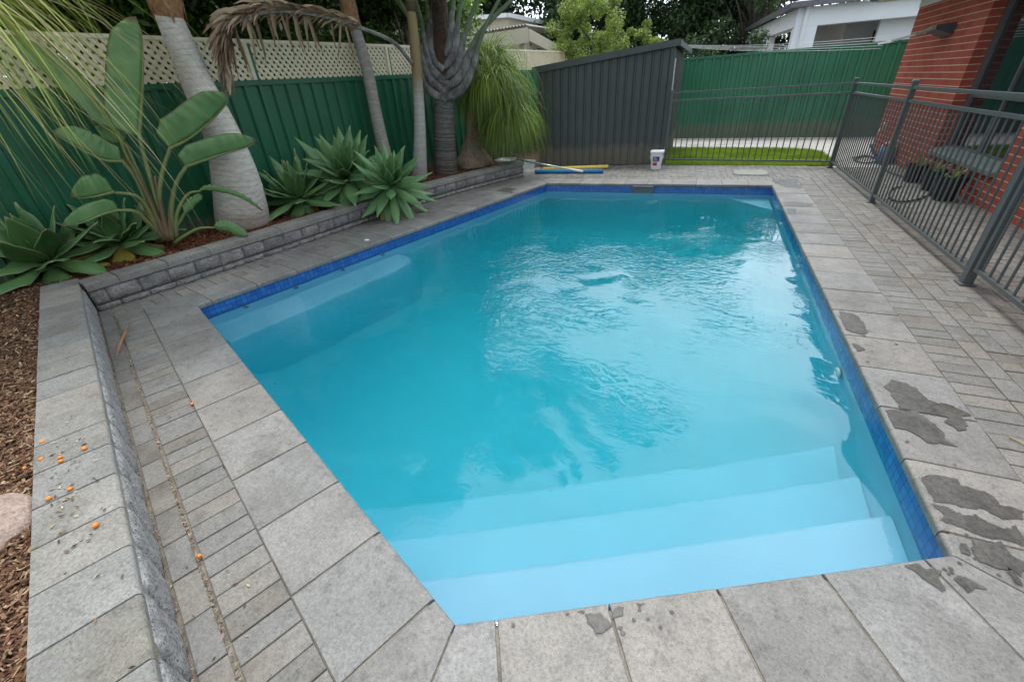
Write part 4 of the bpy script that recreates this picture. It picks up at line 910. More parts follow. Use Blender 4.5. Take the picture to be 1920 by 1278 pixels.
pt = empty('neighbour_patio', (-8, 17, 0), 'cream patio roof with corrugated top and beige building behind, beyond the left fence', 'building')
pc = HD(990, 66, 17.5); pl_ = HD(870, 86, 17.0); pr_ = HD(1047, 96, 21)
m_ = MB(); m_.beam(pl_, pc, .12, .42); m_.beam(pc, pr_, .12, .34); rel(m_.build('beam', M['beige']), pt)
m_ = MB()
back = Vector((-.6, 6, .3)); U = (pc-pl_); kk = 40
for i in range(kk):
    a0 = pl_+U*(i/kk); a1 = pl_+U*((i+1)/kk); up_ = Vector((0, 0, .26+.05*(i % 2))); up1 = Vector((0, 0, .26+.05*((i+1) % 2)))
    m_.add([a0+up_+Vector((0, -.1, 0)), a1+up1+Vector((0, -.1, 0)), a1+up1+back, a0+up_+back], [(0, 1, 2, 3)])
rel(m_.build('roof', M['iron']), pt)
m_ = MB(); pp = HD(980, 85, 17.6); m_.box(pp.x-.09, pp.x+.09, pp.y-.09, pp.y+.09, 0, pp.z+.1); rel(m_.build('post', M['beige']), pt)
b0 = HD(893, 60, 23); b1 = HD(952, 30, 23); b2 = HD(1000, 60, 24.5)
m_ = MB(); zt_ = b1.z
m_.add([(b0.x-5, b0.y-1.5, 0), (b1.x, b1.y, 0), (b2.x+1, b2.y+2, 0), (b0.x-5, b0.y-1.5, zt_), (b1.x, b1.y, zt_), (b2.x+1, b2.y+2, zt_-.35)], [(0, 1, 4, 3), (1, 2, 5, 4)])
rel(m_.build('wall', M['beige']), pt)
m_ = MB(); m_.beam((b0.x-5, b0.y-1.6, zt_), (b1.x, b1.y-.1, zt_), .3, .15); m_.beam((b1.x, b1.y-.1, zt_), (b2.x+1, b2.y+2, zt_-.3), .3, .15); rel(m_.build('gutter', M['white']), pt)
dsh = empty('satellite_dish', HD(871, 30, 16), 'pale satellite dish showing between the palm stalks', 'satellite dish')
m_ = MB(); c = Vector(dsh.location); ax = Vector((.75, -.55, .35)).normalized(); s1 = ax.cross(Vector((0, 0, 1))).normalized(); s2 = s1.cross(ax); V = []; n = 20
for q in range(5):
    for k in range(n): a = 2*math.pi*k/n; r = .24*q/4; V.append(c+s1*math.cos(a)*r+s2*math.sin(a)*r*1.1+ax*(r*r*.5))
m_.add(V, [(q*n+k, q*n+(k+1) % n, (q+1)*n+(k+1) % n, (q+1)*n+k) for q in range(4) for k in range(n)]); rel(m_.build('reflector', M['wpaint'], smooth=True), dsh)
m_ = MB(); m_.tube([c-ax*.02, c-ax*.3-Vector((0, 0, .2)), c+Vector((-.25, .2, -1.4))], .025, 6); m_.tube([c-s2*.3, c+ax*.5-s2*.1], .012, 5); rel(m_.build('arm', M['gutter']), dsh)

# ================================================================ TREES
def crown_quads(c, rad, n, L, W_, clumps=26, spread=.33, shell=.55, flat=.0, droop=.0, rs=None):
    c = np.array(c); rad = np.array(rad); d = RNG.normal(size=(clumps, 3)); d /= np.linalg.norm(d, axis=1)[:, None]
    r = RNG.uniform(shell, 1, clumps)**.7; cc = c+d*rad*r[:, None]; cs = RNG.uniform(.6, 1.25, clumps)
    idx = RNG.integers(0, clumps, n); p = RNG.normal(size=(n, 3)); p /= np.linalg.norm(p, axis=1)[:, None]; p *= (RNG.uniform(0, 1, n)**.45)[:, None]
    pos = cc[idx]+p*(rad.mean()*spread)*cs[idx][:, None]*np.array([1, 1, .85])
    nrm = p*.6+RNG.normal(size=(n, 3))*.6+np.array([0, 0, .5]); nrm /= np.linalg.norm(nrm, axis=1)[:, None]
    a = RNG.normal(size=(n, 3))+np.array([0, 0, -droop*3]); a -= nrm*(a*nrm).sum(1)[:, None]; a /= np.linalg.norm(a, axis=1)[:, None]; b = np.cross(nrm, a)
    s = RNG.uniform(.6, 1.3, n)[:, None]; l_ = a*L*s/2; w_ = b*W_*s/2
    return np.stack([pos-l_, pos+w_+nrm*L*.05, pos+l_, pos-w_+nrm*L*.05], 1)
def tree(name, base, cz, rad, n, L, W_, lm, bm, label, group=None, trunk_r=.12, cxy=None, cat='tree', clumps=26, spread=.33, shell=.45, droop=0, limbs=7, nst=1):
    base = Vector(base); cc = Vector((*(cxy or (base.x, base.y)), cz)); t = empty(name, base, label, cat, group)
    m_ = MB()
    for st in range(nst):
        b0 = base+Vector((random.uniform(-.3, .3), random.uniform(-.3, .3), 0))*(1 if nst > 1 else 0); pts = [b0, b0.lerp(cc, .4)+Vector((random.uniform(-.15, .15), random.uniform(-.15, .15), 0)), cc+Vector((random.uniform(-.4, .4)*(nst > 1), 0, rad[2]*.2))]
        pts = bez(pts, 5); m_.tube(pts, [trunk_r*(1-.7*k/(len(pts)-1)) for k in range(len(pts))], 8)
        for k in range(limbs):
            s = random.uniform(.4, .95); p = pts[int(s*(len(pts)-1))]; a = random.uniform(0, 6.28); e = cc+Vector((math.cos(a)*rad[0]*.7, math.sin(a)*rad[1]*.7, random.uniform(-.3, .7)*rad[2]))
            m_.tube([p, p.lerp(e, .5)+Vector((0, 0, .1)), e], [trunk_r*.4, trunk_r*.25, trunk_r*.07], 5)
    rel(m_.build('trunk', bm, smooth=True), t)
    quads('crown', crown_quads(cc, rad, n, L, W_, clumps, spread, shell, droop=droop), lm, parent=t)
    return t
HG = 'leafy trees crowding behind the lattice fence'
tree('garden_tree', (-7.3, 1.4, 0), 3.3, (1.5, 2.0, 2.1), 24000, .11, .045, M['hedge'], M['palebark'], 'dark leafy tree behind the lattice at the far left, its pale trunk showing', HG, .09, clumps=40)
tree('garden_tree', (-7.4, 4.2, 0), 3.6, (1.6, 2.2, 2.5), 34000, .11, .05, M['hedge'], M['bark'], 'dark glossy tree behind the lattice left of the leaning pale palm', HG, .12, clumps=44)
tree('garden_tree', (-7.3, 7.3, 0), 3.5, (1.6, 2.3, 2.4), 34000, .11, .05, M['hedge'], M['bark'], 'dark glossy tree behind the brown dead palm frond', HG, .12, clumps=44)
tree('garden_tree', (-6.9, 10.6, 0), 2.9, (1.5, 2.1, 1.5), 24000, .13, .07, M['hedge2'], M['bark'], 'bright broad-leaved tree behind the lattice between the slim palms', HG, .1, clumps=34)
tree('garden_tree', (-6.1, 9.1, 0), 3.5, (1.15, 1.5, 1.0), 16000, .12, .06, M['hedge'], M['bark'], 'dark tree added over the lattice to shade the fence behind the fan-based palm', HG, .1, clumps=36)  # added crown, keeps daylight off the fence behind the palms
for yy_, lb_ in ((0, 'dark tree in the second row behind the far-left lattice'), (3.6, 'dark tree in the second row, behind the one left of the leaning palm'), (7.5, 'dark tree in the second row, behind the brown dead frond'), (11.5, 'dark tree in the second row, behind the bright broad-leaved tree')):
    tree('garden_tree', (-10.2, yy_, 0), 2.9, (1.7, 2.4, 2.3), 15000, .2, .1, M['darktree'], M['bark'], lb_, HG, .12, clumps=44, shell=.2, spread=.4)
BG = 'tall trees on the skyline behind the shed and fences'
tree('tall_tree', (-11.5, 24, 0), 6.2, (3.2, 2.6, 3.4), 26000, .26, .12, M['darktree'], M['bark'], 'dark tree on the skyline behind the beige patio building', BG, .25, clumps=46)
tree('tall_tree', (-6.2, 25, 0), 5.4, (3.0, 2.6, 4.2), 40000, .24, .1, M['darktree'], M['bark'], 'broad dark tree rising behind the yellow-green shrub', BG, .28, clumps=60, droop=.3)
tree('tall_tree', (-1.8, 25.5, 0), 5.4, (2.3, 2.3, 4.3), 34000, .22, .085, M['darktree'], M['bark'], 'dark drooping tree above the shed roof', BG, .22, clumps=48, droop=.5)
tree('tall_tree', (1.0, 24, 0), 4.2, (2.1, 2.0, 3.6), 17000, .22, .09, M['darktree'], M['bark'], 'thin dark tree with bare upright stems above the far fence', BG, .12, clumps=34, droop=.4, nst=4)
tree('olive_tree', (4.0, 33, 0), 5.2, (3.2, 2.6, 4.6), 12000, .26, .1, M['paletree'], M['bark'], 'olive-green tree behind the white neighbour house', BG, .2, clumps=36)
tree('olive_tree', (-.2, 36, 0), 5, (2.6, 2.6, 4.5), 9000, .26, .1, M['paletree'], M['bark'], 'pale olive tree glimpsed far behind the thin dark tree', BG, .2, clumps=30)
sc0 = HD(1112, 75, 15)
tree('garden_shrub', (sc0.x, sc0.y, 0), 2.55, (1.25, 1.1, 1.05), 15000, .085, .035, M['shrub'], M['bark'], 'yellow-green bushy shrub rounding up behind the shed roof', None, .07, cat='shrub', clumps=60, spread=.25)
tree('garden_shrub', (sc0.x+1.45, sc0.y+.2, 0), 2.1, (.7, .6, .7), 4500, .08, .035, M['shrub'], M['bark'], 'small yellowish shrub just behind the shed roof, right of the bigger shrub', None, .05, cat='shrub', clumps=24, spread=.25)
bsh = HD(1345, 80, 15.5)
tree('garden_shrub', (bsh.x, bsh.y, 0), 1.7, (1.3, .8, .95), 7000, .13, .04, M['darktree'], M['bark'], 'dark strappy bush peeping over the far green fence', None, .05, cat='shrub', clumps=24)

# ================================================================ PALMS
def frond(name, base, direc, L, droop, nl, ll, mats, lw=.022, base_r=.018, parent=None, start=.18, rise=.25, hang=.35, seed=0, twist=0, petiole=None):
    """one pinnate frond: arching rachis with leaflets on both sides"""
    rnd = random.Random(seed); base = Vector(base); d = Vector(direc).normalized(); pts = []; p = base.copy(); v = d.copy(); ns = 16
    for i in range(ns+1):
        pts.append(p.copy()); p += v*L/ns; v = (v+Vector((0, 0, -droop/ns*(.3+1.4*i/ns)))).normalized()
    m_ = MB(); m_.tube(pts, [base_r*(1-.85*i/ns) for i in range(ns+1)], 6, 1)
    for i in range(nl):
        s = start+(1-start)*(i+.5)/nl; f = s*ns; k = min(int(f), ns-1); q = pts[k].lerp(pts[k+1], f-k); t = (pts[k+1]-pts[k]).normalized()
        sv = t.cross(Vector((0, 0, 1))); sv = sv.normalized() if sv.length > .05 else Vector((1, 0, 0)); up = sv.cross(t)
        ln = ll*(math.sin(math.pi*min(1, .15+s*.83))**.6)*rnd.uniform(.85, 1.1)
        for sg in (-1, 1):
            dd = (sv*sg*1.0+t*.65+up*rise+Vector((rnd.uniform(-.1, .1), rnd.uniform(-.1, .1), rnd.uniform(-.1, .1)))).normalized(); P = [q]; vv = dd.copy()
            for j in range(4): P.append(P[-1]+vv*ln/4); vv = (vv+Vector((0, 0, -hang*(.5+j*.3)))).normalized()
            wn_ = dd.cross(up)
            V = []
            for j, pp in enumerate(P):
                w_ = lw*(.5, 1, .9, .6, .05)[j]/2; a_ = vv.cross(t) if False else (t-dd*t.dot(dd)).normalized(); V += [pp-a_*w_, pp+a_*w_]
            m_.add(V, [(2*j, 2*j+1, 2*j+3, 2*j+2) for j in range(4)], 0)
    return rel(m_.build(name, mats), parent)
def trunk(name, pts, rads, m_, parent, n=20, rough=.0):
    P = bez(pts, 24); R_ = [x.x for x in bez([(r, 0, 0) for r in rads], 24)]; mm = MB(); R_ = [r*(1+.012*noise.noise(Vector((i*.9, r*9, 0)))+rough*((i*.37) % 1-.5)+rough*random.uniform(-.4, .4)) for i, r in enumerate(R_)]
    mm.tube(P, R_, n); return rel(mm.build(name, m_, smooth=True), parent)
def PYs(L, y): return [PY(a, b, y) for a, b in L]
# 1. leaning pale palm
b = Vector((-5.0, 3.52, .15)); p1 = empty('leaning_palm', (b.x, b.y, .2), 'thick pale palm trunk leaning left behind the broad paddle leaves', 'palm tree')
y1 = 3.5; ax1 = [PY(458, 425, y1), PY(446, 350, y1), PY(420, 260, y1), PY(372, 160, y1), PY(340, 85, y1), PY(312, 20, y1), PY(285, -60, y1)]
top1 = ax1[-1]; trunk('trunk', ax1, [.30, .255, .185, .15, .13, .115, .11], M['bark1'], p1)
m_ = MB(); q0, q1 = PY(318, 32, y1), PY(296, -40, y1); m_.tube([q0, q0.lerp(q1, .5), q1], [.118, .15, .13], 14)
for k in range(14):
    a = k/14*6.28; e = Vector((math.cos(a)*.14, math.sin(a)*.14, 0)); m_.leaf([q0.lerp(q1, .9)+e*.8, q0.lerp(q1, .4)+e*1.05, q0+e*.95+Vector((0, 0, random.uniform(-.08, .05)))], [.08, .07, .01], (-e.y, e.x, 0), 0)
rel(m_.build('leaf_sheath', M['twig']), p1)
for k in range(16):
    a = k/16*6.28*2+.3; el = 1.5-.35*(k % 4); frond('frond', top1+Vector((0, 0, .3)), (math.cos(a), math.sin(a), el), 2.7, 1.5, 46, .7, [M['frond'], M['petiole']], .055, parent=p1, seed=k, hang=.25)
# 2. slim leaning palm
p2 = empty('slim_palm', (-4.75, 6.0, .2), 'slim grey ringed palm leaning left between the agaves and the fence', 'palm tree')
y2 = 6.05; ax2 = [PY(738, 345, y2), PY(722, 290, y2), PY(704, 210, y2), PY(688, 130, y2), PY(668, 62, y2), PY(652, 20, y2), PY(640, -60, y2)]
trunk('trunk', ax2, [.135, .105, .09, .085, .08, .08, .08], M['bark2'], p2)
m_ = MB(); m_.tube([PY(668, 60, y2), PY(655, 25, y2), PY(642, -45, y2)], [.082, .115, .1], 12)
for k in range(8):
    a = k/8*6.28; e = Vector((math.cos(a)*.1, math.sin(a)*.1, 0)); q0 = PY(655, 20, y2); m_.leaf([q0+e+Vector((0, 0, .3)), q0+e*1.15, q0+e*1.2+Vector((0, 0, random.uniform(-.35, -.1)))], [.08, .06, .01], (-e.y, e.x, 0), 0)
rel(m_.build('leaf_sheath', M['twig']), p2)
for k in range(13):
    a = k/13*6.28*2+.6; frond('frond', PY(640, -60, y2)+Vector((0, 0, .3)), (math.cos(a), math.sin(a), 1.4-.4*(k % 4)), 2.5, 1.4, 42, .6, [M['frond'], M['petiole']], .05, parent=p2, seed=20+k)
# 3. slender pale palm
p3 = empty('slender_palm', (-4.35, 6.42, .2), 'slender upright palm with white rings, right of the leaning grey one', 'palm tree')
y3 = 6.42; ax3 = [PY(786, 345, y3), PY(787, 310, y3), PY(787, 230, y3), PY(782, 140, y3), PY(776, 70, y3), PY(771, 20, y3), PY(766, -70, y3)]
trunk('trunk', ax3, [.145, .12, .088, .078, .07, .066, .07], M['bark3'], p3)
t3 = PY(766, -60, y3)
m_ = MB(); m_.tube([PY(772, 22, y3), PY(769, -20, y3), PY(765, -90, y3)], [.072, .085, .06], 12); rel(m_.build('crown_shaft', M['dark'] if False else M['stalkred'], smooth=True), p3)
for k in range(14):
    a = k/14*6.28*2+.2; frond('frond', t3+Vector((0, 0, .8)), (math.cos(a), math.sin(a), 1.6-.4*(k % 4)), 2.6, 1.4, 42, .62, [M['frond'], M['petiole']], .05, parent=p3, seed=40+k)
# its dead frond, arching left and hanging
yd = 5.5; rp = [PY(x, y, 3.75+(x-424)/348*2.55) for x, y in ((772, 118), (735, 78), (668, 50), (600, 30), (540, 22), (480, 26), (445, 42), (425, 75), (420, 110), (424, 140))]
m_ = MB(); R_ = bez(rp, 5); m_.tube(R_, [.028-.022*i/len(R_) for i in range(len(R_))], 6, 1); rnd = random.Random(5)
nl = 210
for i in range(nl):
    s = .2+.8*i/nl; f = s*(len(R_)-1); k = min(int(f), len(R_)-2); q = R_[k].lerp(R_[k+1], f-k); t = (R_[k+1]-R_[k]).normalized()
    for sg in (-1, 1):
        up = Vector((0, 0, 1)); ln = rnd.uniform(.25, .46)*(1 if s < .75 else .55)
        dd = (t*1.5+up*(.75 if s < .7 else -.1)*rnd.uniform(.2, 1)+Vector((0, sg*.35, 0))+Vector((rnd.uniform(-.25, .25), rnd.uniform(-.25, .25), rnd.uniform(-.3, .25)))).normalized()
        if rnd.random() < .12: dd = Vector((rnd.uniform(-.3, .3), rnd.uniform(-.3, .3), -1))
        P = [q]; vv = dd.copy()
        for j in range(4): P.append(P[-1]+vv*ln/4); vv = (vv+Vector((rnd.uniform(-.3, .1), rnd.uniform(-.2, .2), -.26))).normalized()
        a_ = vv.cross(t); a_ = a_.normalized() if a_.length > .1 else Vector((0, 0, 1)); m_.leaf(P, [.02, .046, .042, .028, .003], a_, 0, cup=.35, na=2)
o = rel(m_.build('dead_frond', [M['dead'], M['sheath']]), p3); o['label'] = 'brown dead frond arching left with curled hanging leaflets'
# 4. triangle palm: stacked grey leaf bases in a fan
p4 = empty('fan_based_palm', (-4.2, 6.95, .2), 'stout palm with a dark ringed trunk and a wide V of overlapping grey leaf bases', 'palm tree')
y4 = 6.95; trunk('trunk', [PY(836, 335, y4), PY(836, 310, y4), PY(834, 260, y4), PY(833, 205, y4), PY(836, 150, y4)], [.215, .205, .185, .17, .14], M['bark4'], p4, 28, .09)
def stalk(px, side, order):
    P3 = [PY(x, y, y4-.16+order*.012+dy) for x, y, dy in px]; C_ = bez(P3, 6); Ln = len(C_); m_ = MB()
    w_ = [float(np.interp(i/(Ln-1), [0, .12, .3, .5, .75, 1], [.08, .14, .13, .085, .055, .04])) for i in range(Ln)]
    V = []; na = 6
    for i, p in enumerate(C_):
        t = (C_[min(i+1, Ln-1)]-C_[max(0, i-1)]).normalized(); sv = Vector((t.z, 0, -t.x)).normalized(); nv = Vector((0, -1, 0))
        for k in range(na+1):
            a = math.pi*k/na; V.append(p+sv*math.cos(a)*w_[i]/2+nv*math.sin(a)*w_[i]*.28)
        for k in range(na-1): V.append(p+sv*math.cos(math.pi*(na-1-k)/na)*w_[i]/2*.9-nv*.004)
    c = na+1+na-1; cut = int(Ln*.5)
    m_.add(V, [(i*c+k, i*c+(k+1) % c, (i+1)*c+(k+1) % c, (i+1)*c+k) for i in range(cut) for k in range(c)], 1)
    m_.add(V, [(i*c+k, i*c+(k+1) % c, (i+1)*c+(k+1) % c, (i+1)*c+k) for i in range(cut, Ln-1) for k in range(c)], 2)
    # continue as an arching leafy rachis beyond the stalk
    v = (C_[-1]-C_[-2]).normalized(); p = C_[-1].copy(); R2 = []; ns = 14; L2 = 3.1
    for i in range(ns+1): R2.append(p.copy()); p = p+v*L2/ns; v = (v+Vector((.02*side, -.02, -.75/ns*(.2+1.6*i/ns)))).normalized()
    m_.tube(R2, [.02-.016*i/ns for i in range(ns+1)], 5, 2); rr = random.Random(order*3+side)
    for i in range(46):
        f = (i+.5)/46*ns; k = min(int(f), ns-1); q = R2[k].lerp(R2[k+1], f-k); t = (R2[k+1]-R2[k]).normalized(); yv = Vector((0, 1, 0))
        for sg in (-1, 1):
            up = t.cross(yv); up = up if up.z > 0 else -up
            dd = (yv*sg*.6+t*.7+up*.5).normalized(); ln = .62*math.sin(math.pi*min(1, .2+.75*i/46))**.5; P = [q]; vv = dd.copy()
            for j in range(4): P.append(P[-1]+vv*ln/4); vv = (vv+Vector((0, 0, -.22))).normalized()
            m_.leaf(P, [.02, .055, .05, .03, .003], t, 0, cup=.2, na=2)
    o = rel(m_.build('frond', [M['frond'], M['sheath'], M['petiole']], smooth=True), p4); return o
STK = [  # (pixel path from the trunk centre out), drawn low to high
 ([(838,190,0),(800,165,0),(785,120,.0),(778,60,0),(748,0,0),(710,-60,0)], -1), ([(838,185,0),(868,165,0),(887,125,0),(900,75,0),(925,20,0),(965,-50,0)], 1),
 ([(836,172,0),(806,148,0),(790,105,0),(776,50,0),(735,-10,0),(690,-60,0)], -1), ([(838,166,0),(866,140,0),(880,100,0),(905,55,0),(955,5,0),(1000,-45,0)], 1),
 ([(834,152,0),(808,128,0),(797,85,0),(790,40,0),(775,-10,0),(745,-80,0)], -1), ([(836,146,0),(860,120,0),(868,80,0),(880,40,0),(900,-10,0),(925,-80,0)], 1),
 ([(832,132,0),(812,106,0),(805,65,0),(802,20,0),(795,-30,0),(780,-100,0)], -1), ([(834,126,0),(852,100,0),(856,60,0),(862,20,0),(872,-30,0),(885,-100,0)], 1),
 ([(830,112,0),(816,84,0),(812,45,0),(812,0,0),(810,-50,0),(805,-120,0)], -1), ([(832,106,0),(844,80,0),(846,40,0),(850,0,0),(855,-50,0),(862,-120,0)], 1),
 ([(828,95,0),(822,60,0),(822,20,0),(824,-40,0),(826,-130,0)], 1)]
for i, (pth, sd2) in enumerate(STK[::-1]): stalk(pth, sd2, len(STK)-i)
m_ = MB(); rr = random.Random(3)
for i in range(260):
    q = PY(rr.uniform(796, 836), rr.uniform(-30, 58), y4-.2+rr.uniform(-.05, .1)); a = rr.uniform(0, 6.28); l_ = rr.uniform(.05, .16); e = Vector((math.cos(a), rr.uniform(-.5, .5), math.sin(a)-.8)).normalized()
    m_.leaf([q, q+e*l_*.5+Vector((rr.uniform(-.02, .02), 0, 0)), q+e*l_], [.006, .01, .003], Vector((0, 0, 1)).cross(e)+Vector((.01, 0, 0)), 0, na=1)
m_.tube([PY(835, 200, y4+.08), PY(833, 160, y4+.08), PY(832, 110, y4+.08), PY(826, 50, y4+.02), PY(820, -60, y4)], [.1, .17, .19, .13, .1], 12); rel(m_.build('fibre_mat', M['fibre']), p4)
# 5. ponytail palm
p5 = empty('ponytail_palm', (-4.05, 7.75, .2), 'ponytail palm with a swollen base and a mop of hanging yellow-green leaves by the shed', 'palm tree')
y5 = 7.75; trunk('trunk', [PY(890, 312, y5), PY(888, 300, y5), PY(886, 280, y5), PY(886, 262, y5), PY(884, 235, y5), PY(884, 190, y5), PY(896, 130, y5)], [.35, .33, .22, .155, .12, .1, .07], M['bark5'], p5, 24)
m_ = MB(); m_.tube(bez([PY(889, 262, y5), PY(915, 242, y5), PY(935, 225, y5), PY(955, 180, y5)], 4), [.075]*10+[.06]*3, 8); rel(m_.build('branch', M['bark5'], smooth=True), p5)
def strands(heads, n, Lr, wd, name, m_, parent, dr=.55, seed=1, bias=(0, 0, 0), ns=7, upw=.9, wav=0):
    R = np.random.default_rng(seed); h = np.array([list(x[0]) for x in heads]); hr = np.array([x[1] for x in heads]); idx = R.integers(0, len(heads), n)
    p = h[idx]+R.normal(size=(n, 3))*hr[idx][:, None]*.35; v = R.normal(size=(n, 3)); v[:, 2] = np.abs(v[:, 2])*upw+.1; v += np.array(bias); v /= np.linalg.norm(v, axis=1)[:, None]
    L = R.uniform(*Lr, n)[:, None]; side = np.cross(v, R.normal(size=(n, 3))); side /= np.linalg.norm(side, axis=1)[:, None]; g = np.array([0, 0, -1.0]); d = R.uniform(.6, 1.35, n)[:, None]*dr; qs = []; w_ = wd*R.uniform(.6, 1.3, n)[:, None]
    for i in range(ns):
        p2 = p+v*L/ns; wa, wb = w_*(1-(i/ns)**2)/2, w_*(1-((i+1)/ns)**2)/2; qs.append(np.stack([p-side*wa, p+side*wa, p2+side*wb, p2-side*wb], 1)); p = p2
        v = v+g*d*(.5+i*.12)+R.normal(size=(n, 3))*wav; v /= np.linalg.norm(v, axis=1)[:, None]
    # share vertices so that a strand is one island
    Q = np.stack(qs, 1); V = []; F = []; nn = Q.shape[0]
    ring = np.concatenate([Q[:, :, 0:2].reshape(nn, ns, 2, 3), Q[:, -1:, [3, 2]]], 1).reshape(nn*(ns+1)*2, 3)
    base = (np.arange(nn)*(ns+1)*2)[:, None]+(np.arange(ns)*2)[None, :]; F = np.stack([base, base+1, base+3, base+2], -1).reshape(-1, 4)
    me = bpy.data.meshes.new(name); me.vertices.add(len(ring)); me.vertices.foreach_set('co', ring.astype(np.float32).reshape(-1)); me.loops.add(F.size); me.loops.foreach_set('vertex_index', F.astype(np.int32).reshape(-1))
    me.polygons.add(len(F)); me.polygons.foreach_set('loop_start', np.arange(0, F.size, 4, dtype=np.int32)); me.polygons.foreach_set('loop_total', np.full(len(F), 4, dtype=np.int32)); me.materials.append(m_); me.update(calc_edges=True)
    o = bpy.data.objects.new(name, me); COL.objects.link(o); return rel(o, parent) if parent else o
hp = [(PY(893, 128, y5), .1), (PY(935, 152, y5-.05), .13), (PY(918, 118, y5+.15), .1), (PY(912, 152, y5-.2), .12), (PY(948, 180, y5+.1), .1), (PY(950, 215, y5), .09), (PY(900, 165, y5-.1), .09), (PY(962, 232, y5), .08), (PY(945, 222, y5-.1), .08)]
strands(hp, 6600, (.5, 1.2), .011, 'foliage', M['pony'], p5, dr=.95, seed=3, wav=.05)
strands([(PY(925, 190, y5-.1), .15), (PY(945, 215, y5), .12)], 500, (.35, .6), .009, 'dry_foliage', M['ponydead'], p5, dr=.9, seed=4, upw=.3, wav=.06)

# weeping strands, upper left: another ponytail palm standing left of the frame
wh = HD(-380, -200, 4.4); wp = empty('weeping_palm', (-4.89, .99, .2), 'long thin yellow-green leaves of a ponytail palm sweeping in from the upper left', 'palm tree')
rgt = Vector((ROT[0][0], ROT[1][0], 0)).normalized()
strands([(wh, .22), (wh+rgt*.15-Vector((0, 0, .15)), .2)], 330, (.9, 1.75), .011, 'foliage', M['weep'], wp, dr=.3, seed=11, bias=tuple(rgt*.6+Vector((0, 0, -.6))), upw=.5, wav=.06, ns=11)
strands([(wh, .2)], 50, (1.6, 2.3), .007, 'dry_foliage', M['ponydead'], wp, dr=.2, seed=12, bias=tuple(rgt*1.0+Vector((0, 0, -.9))), upw=.3, wav=.08, ns=9)
m_ = MB(); m_.tube(bez([(-5.0, .9, .15), (-4.95, .95, .6), (-4.8, 1.05, 1.4), tuple(wh)], 5), [.24, .2, .17, .14, .12, .11, .1]+[.09]*9, 14); rel(m_.build('trunk', M['bark5'], smooth=True), wp)

# ================================================================ AGAVES
def agave(loc, R_, n, label, seed, mats, tilt=(0, 0), stem=.25, wf=.3, old=3, elmin=-.35, elmax=1.45):
    rr = random.Random(seed); c = Vector(loc); t = empty('agave_plant', (c.x, c.y, .2), label, 'agave', 'agaves along the garden bed')
    m_ = MB(); m_.tube([(c.x-.3, c.y+.1, .12), (c.x-.12, c.y+.04, .12+(c.z-.12)*.7), (c.x, c.y, c.z)], [.05, .06, .07], 10); rel(m_.build('stem', M['bark5']), t); tv = Vector((tilt[0], tilt[1], 1)).normalized(); rot = Vector((0, 0, 1)).rotation_difference(tv)
    for i in range(n):
        s = i/(n-1); az = i*2.39996+rr.uniform(-.15, .15); el = elmin+(elmax-elmin)*(s**1.15)+rr.uniform(-.08, .08)
        L = R_*1.55*(1.08-.35*s**2)*rr.uniform(.88, 1.08)*(.9 if s < .15 else 1); d = Vector((math.cos(az)*math.cos(el), math.sin(az)*math.cos(el), math.sin(el))); d.rotate(rot)
        side = Vector((-math.sin(az), math.cos(az), 0)); side.rotate(rot); P = [c+d*.02]; v = d.copy(); ns = 9; cv = rr.uniform(-.02, .055)*(1 if s > .3 else 1.7)
        for j in range(ns): P.append(P[-1]+v*L/ns); v = (v+Vector((0, 0, -cv*2.2*(j/ns+.2)))).normalized()
        W_ = R_*1.35*wf*rr.uniform(.85, 1.12)*(1-.25*s); prof = [.42, .5, .68, .9, 1, .98, .82, .55, .26, .01]; isold = i < old and rr.random() < .8
        m2 = MB(); m2.leaf(P, [W_*q for q in prof], side, 0, cup=.17 if s > .2 else .1, na=6, wave=W_*rr.uniform(0, .06))
        o = m2.build('leaf', mats if not isold else M['agave_old'], smooth=True); rel(o, t)
        if isold: o['label'] = 'yellowing old leaf'
        md = o.modifiers.new('thick', 'SOLIDIFY'); md.thickness = .006; md.offset = 0
    return t
def AG(px, py, z): return G(px, py, z)
agave(AG(650, 333, .52), .48, 62, 'largest agave rosette, centre of the trio hanging over the garden wall', 1, M['agave'], (.5, -.5), wf=.32, elmin=-1.0)
agave(AG(733, 347, .42), .40, 52, 'agave on the right of the trio, in front of the ringed palm trunk', 2, M['agave'], (.45, -.4), wf=.29, elmin=-.95)
agave(AG(562, 372, .36), .42, 36, 'smaller agave on the left of the trio beside the thick pale trunk', 3, M['agave_dark'], (.1, -.25), wf=.34, elmin=-.6)
agave(AG(225, 455, .33), .35, 30, 'dark agave spilling over the wall corner in front of the paddle-leaf plant', 4, M['agave_dark'], (.15, -.15), old=7, wf=.44, elmin=-.5)
agave(AG(92, 490, .33), .40, 30, 'broad agave at the left picture edge above the near wall end', 5, M['agave_dark'], (.05, -.15), old=7, wf=.46, elmin=-.5)

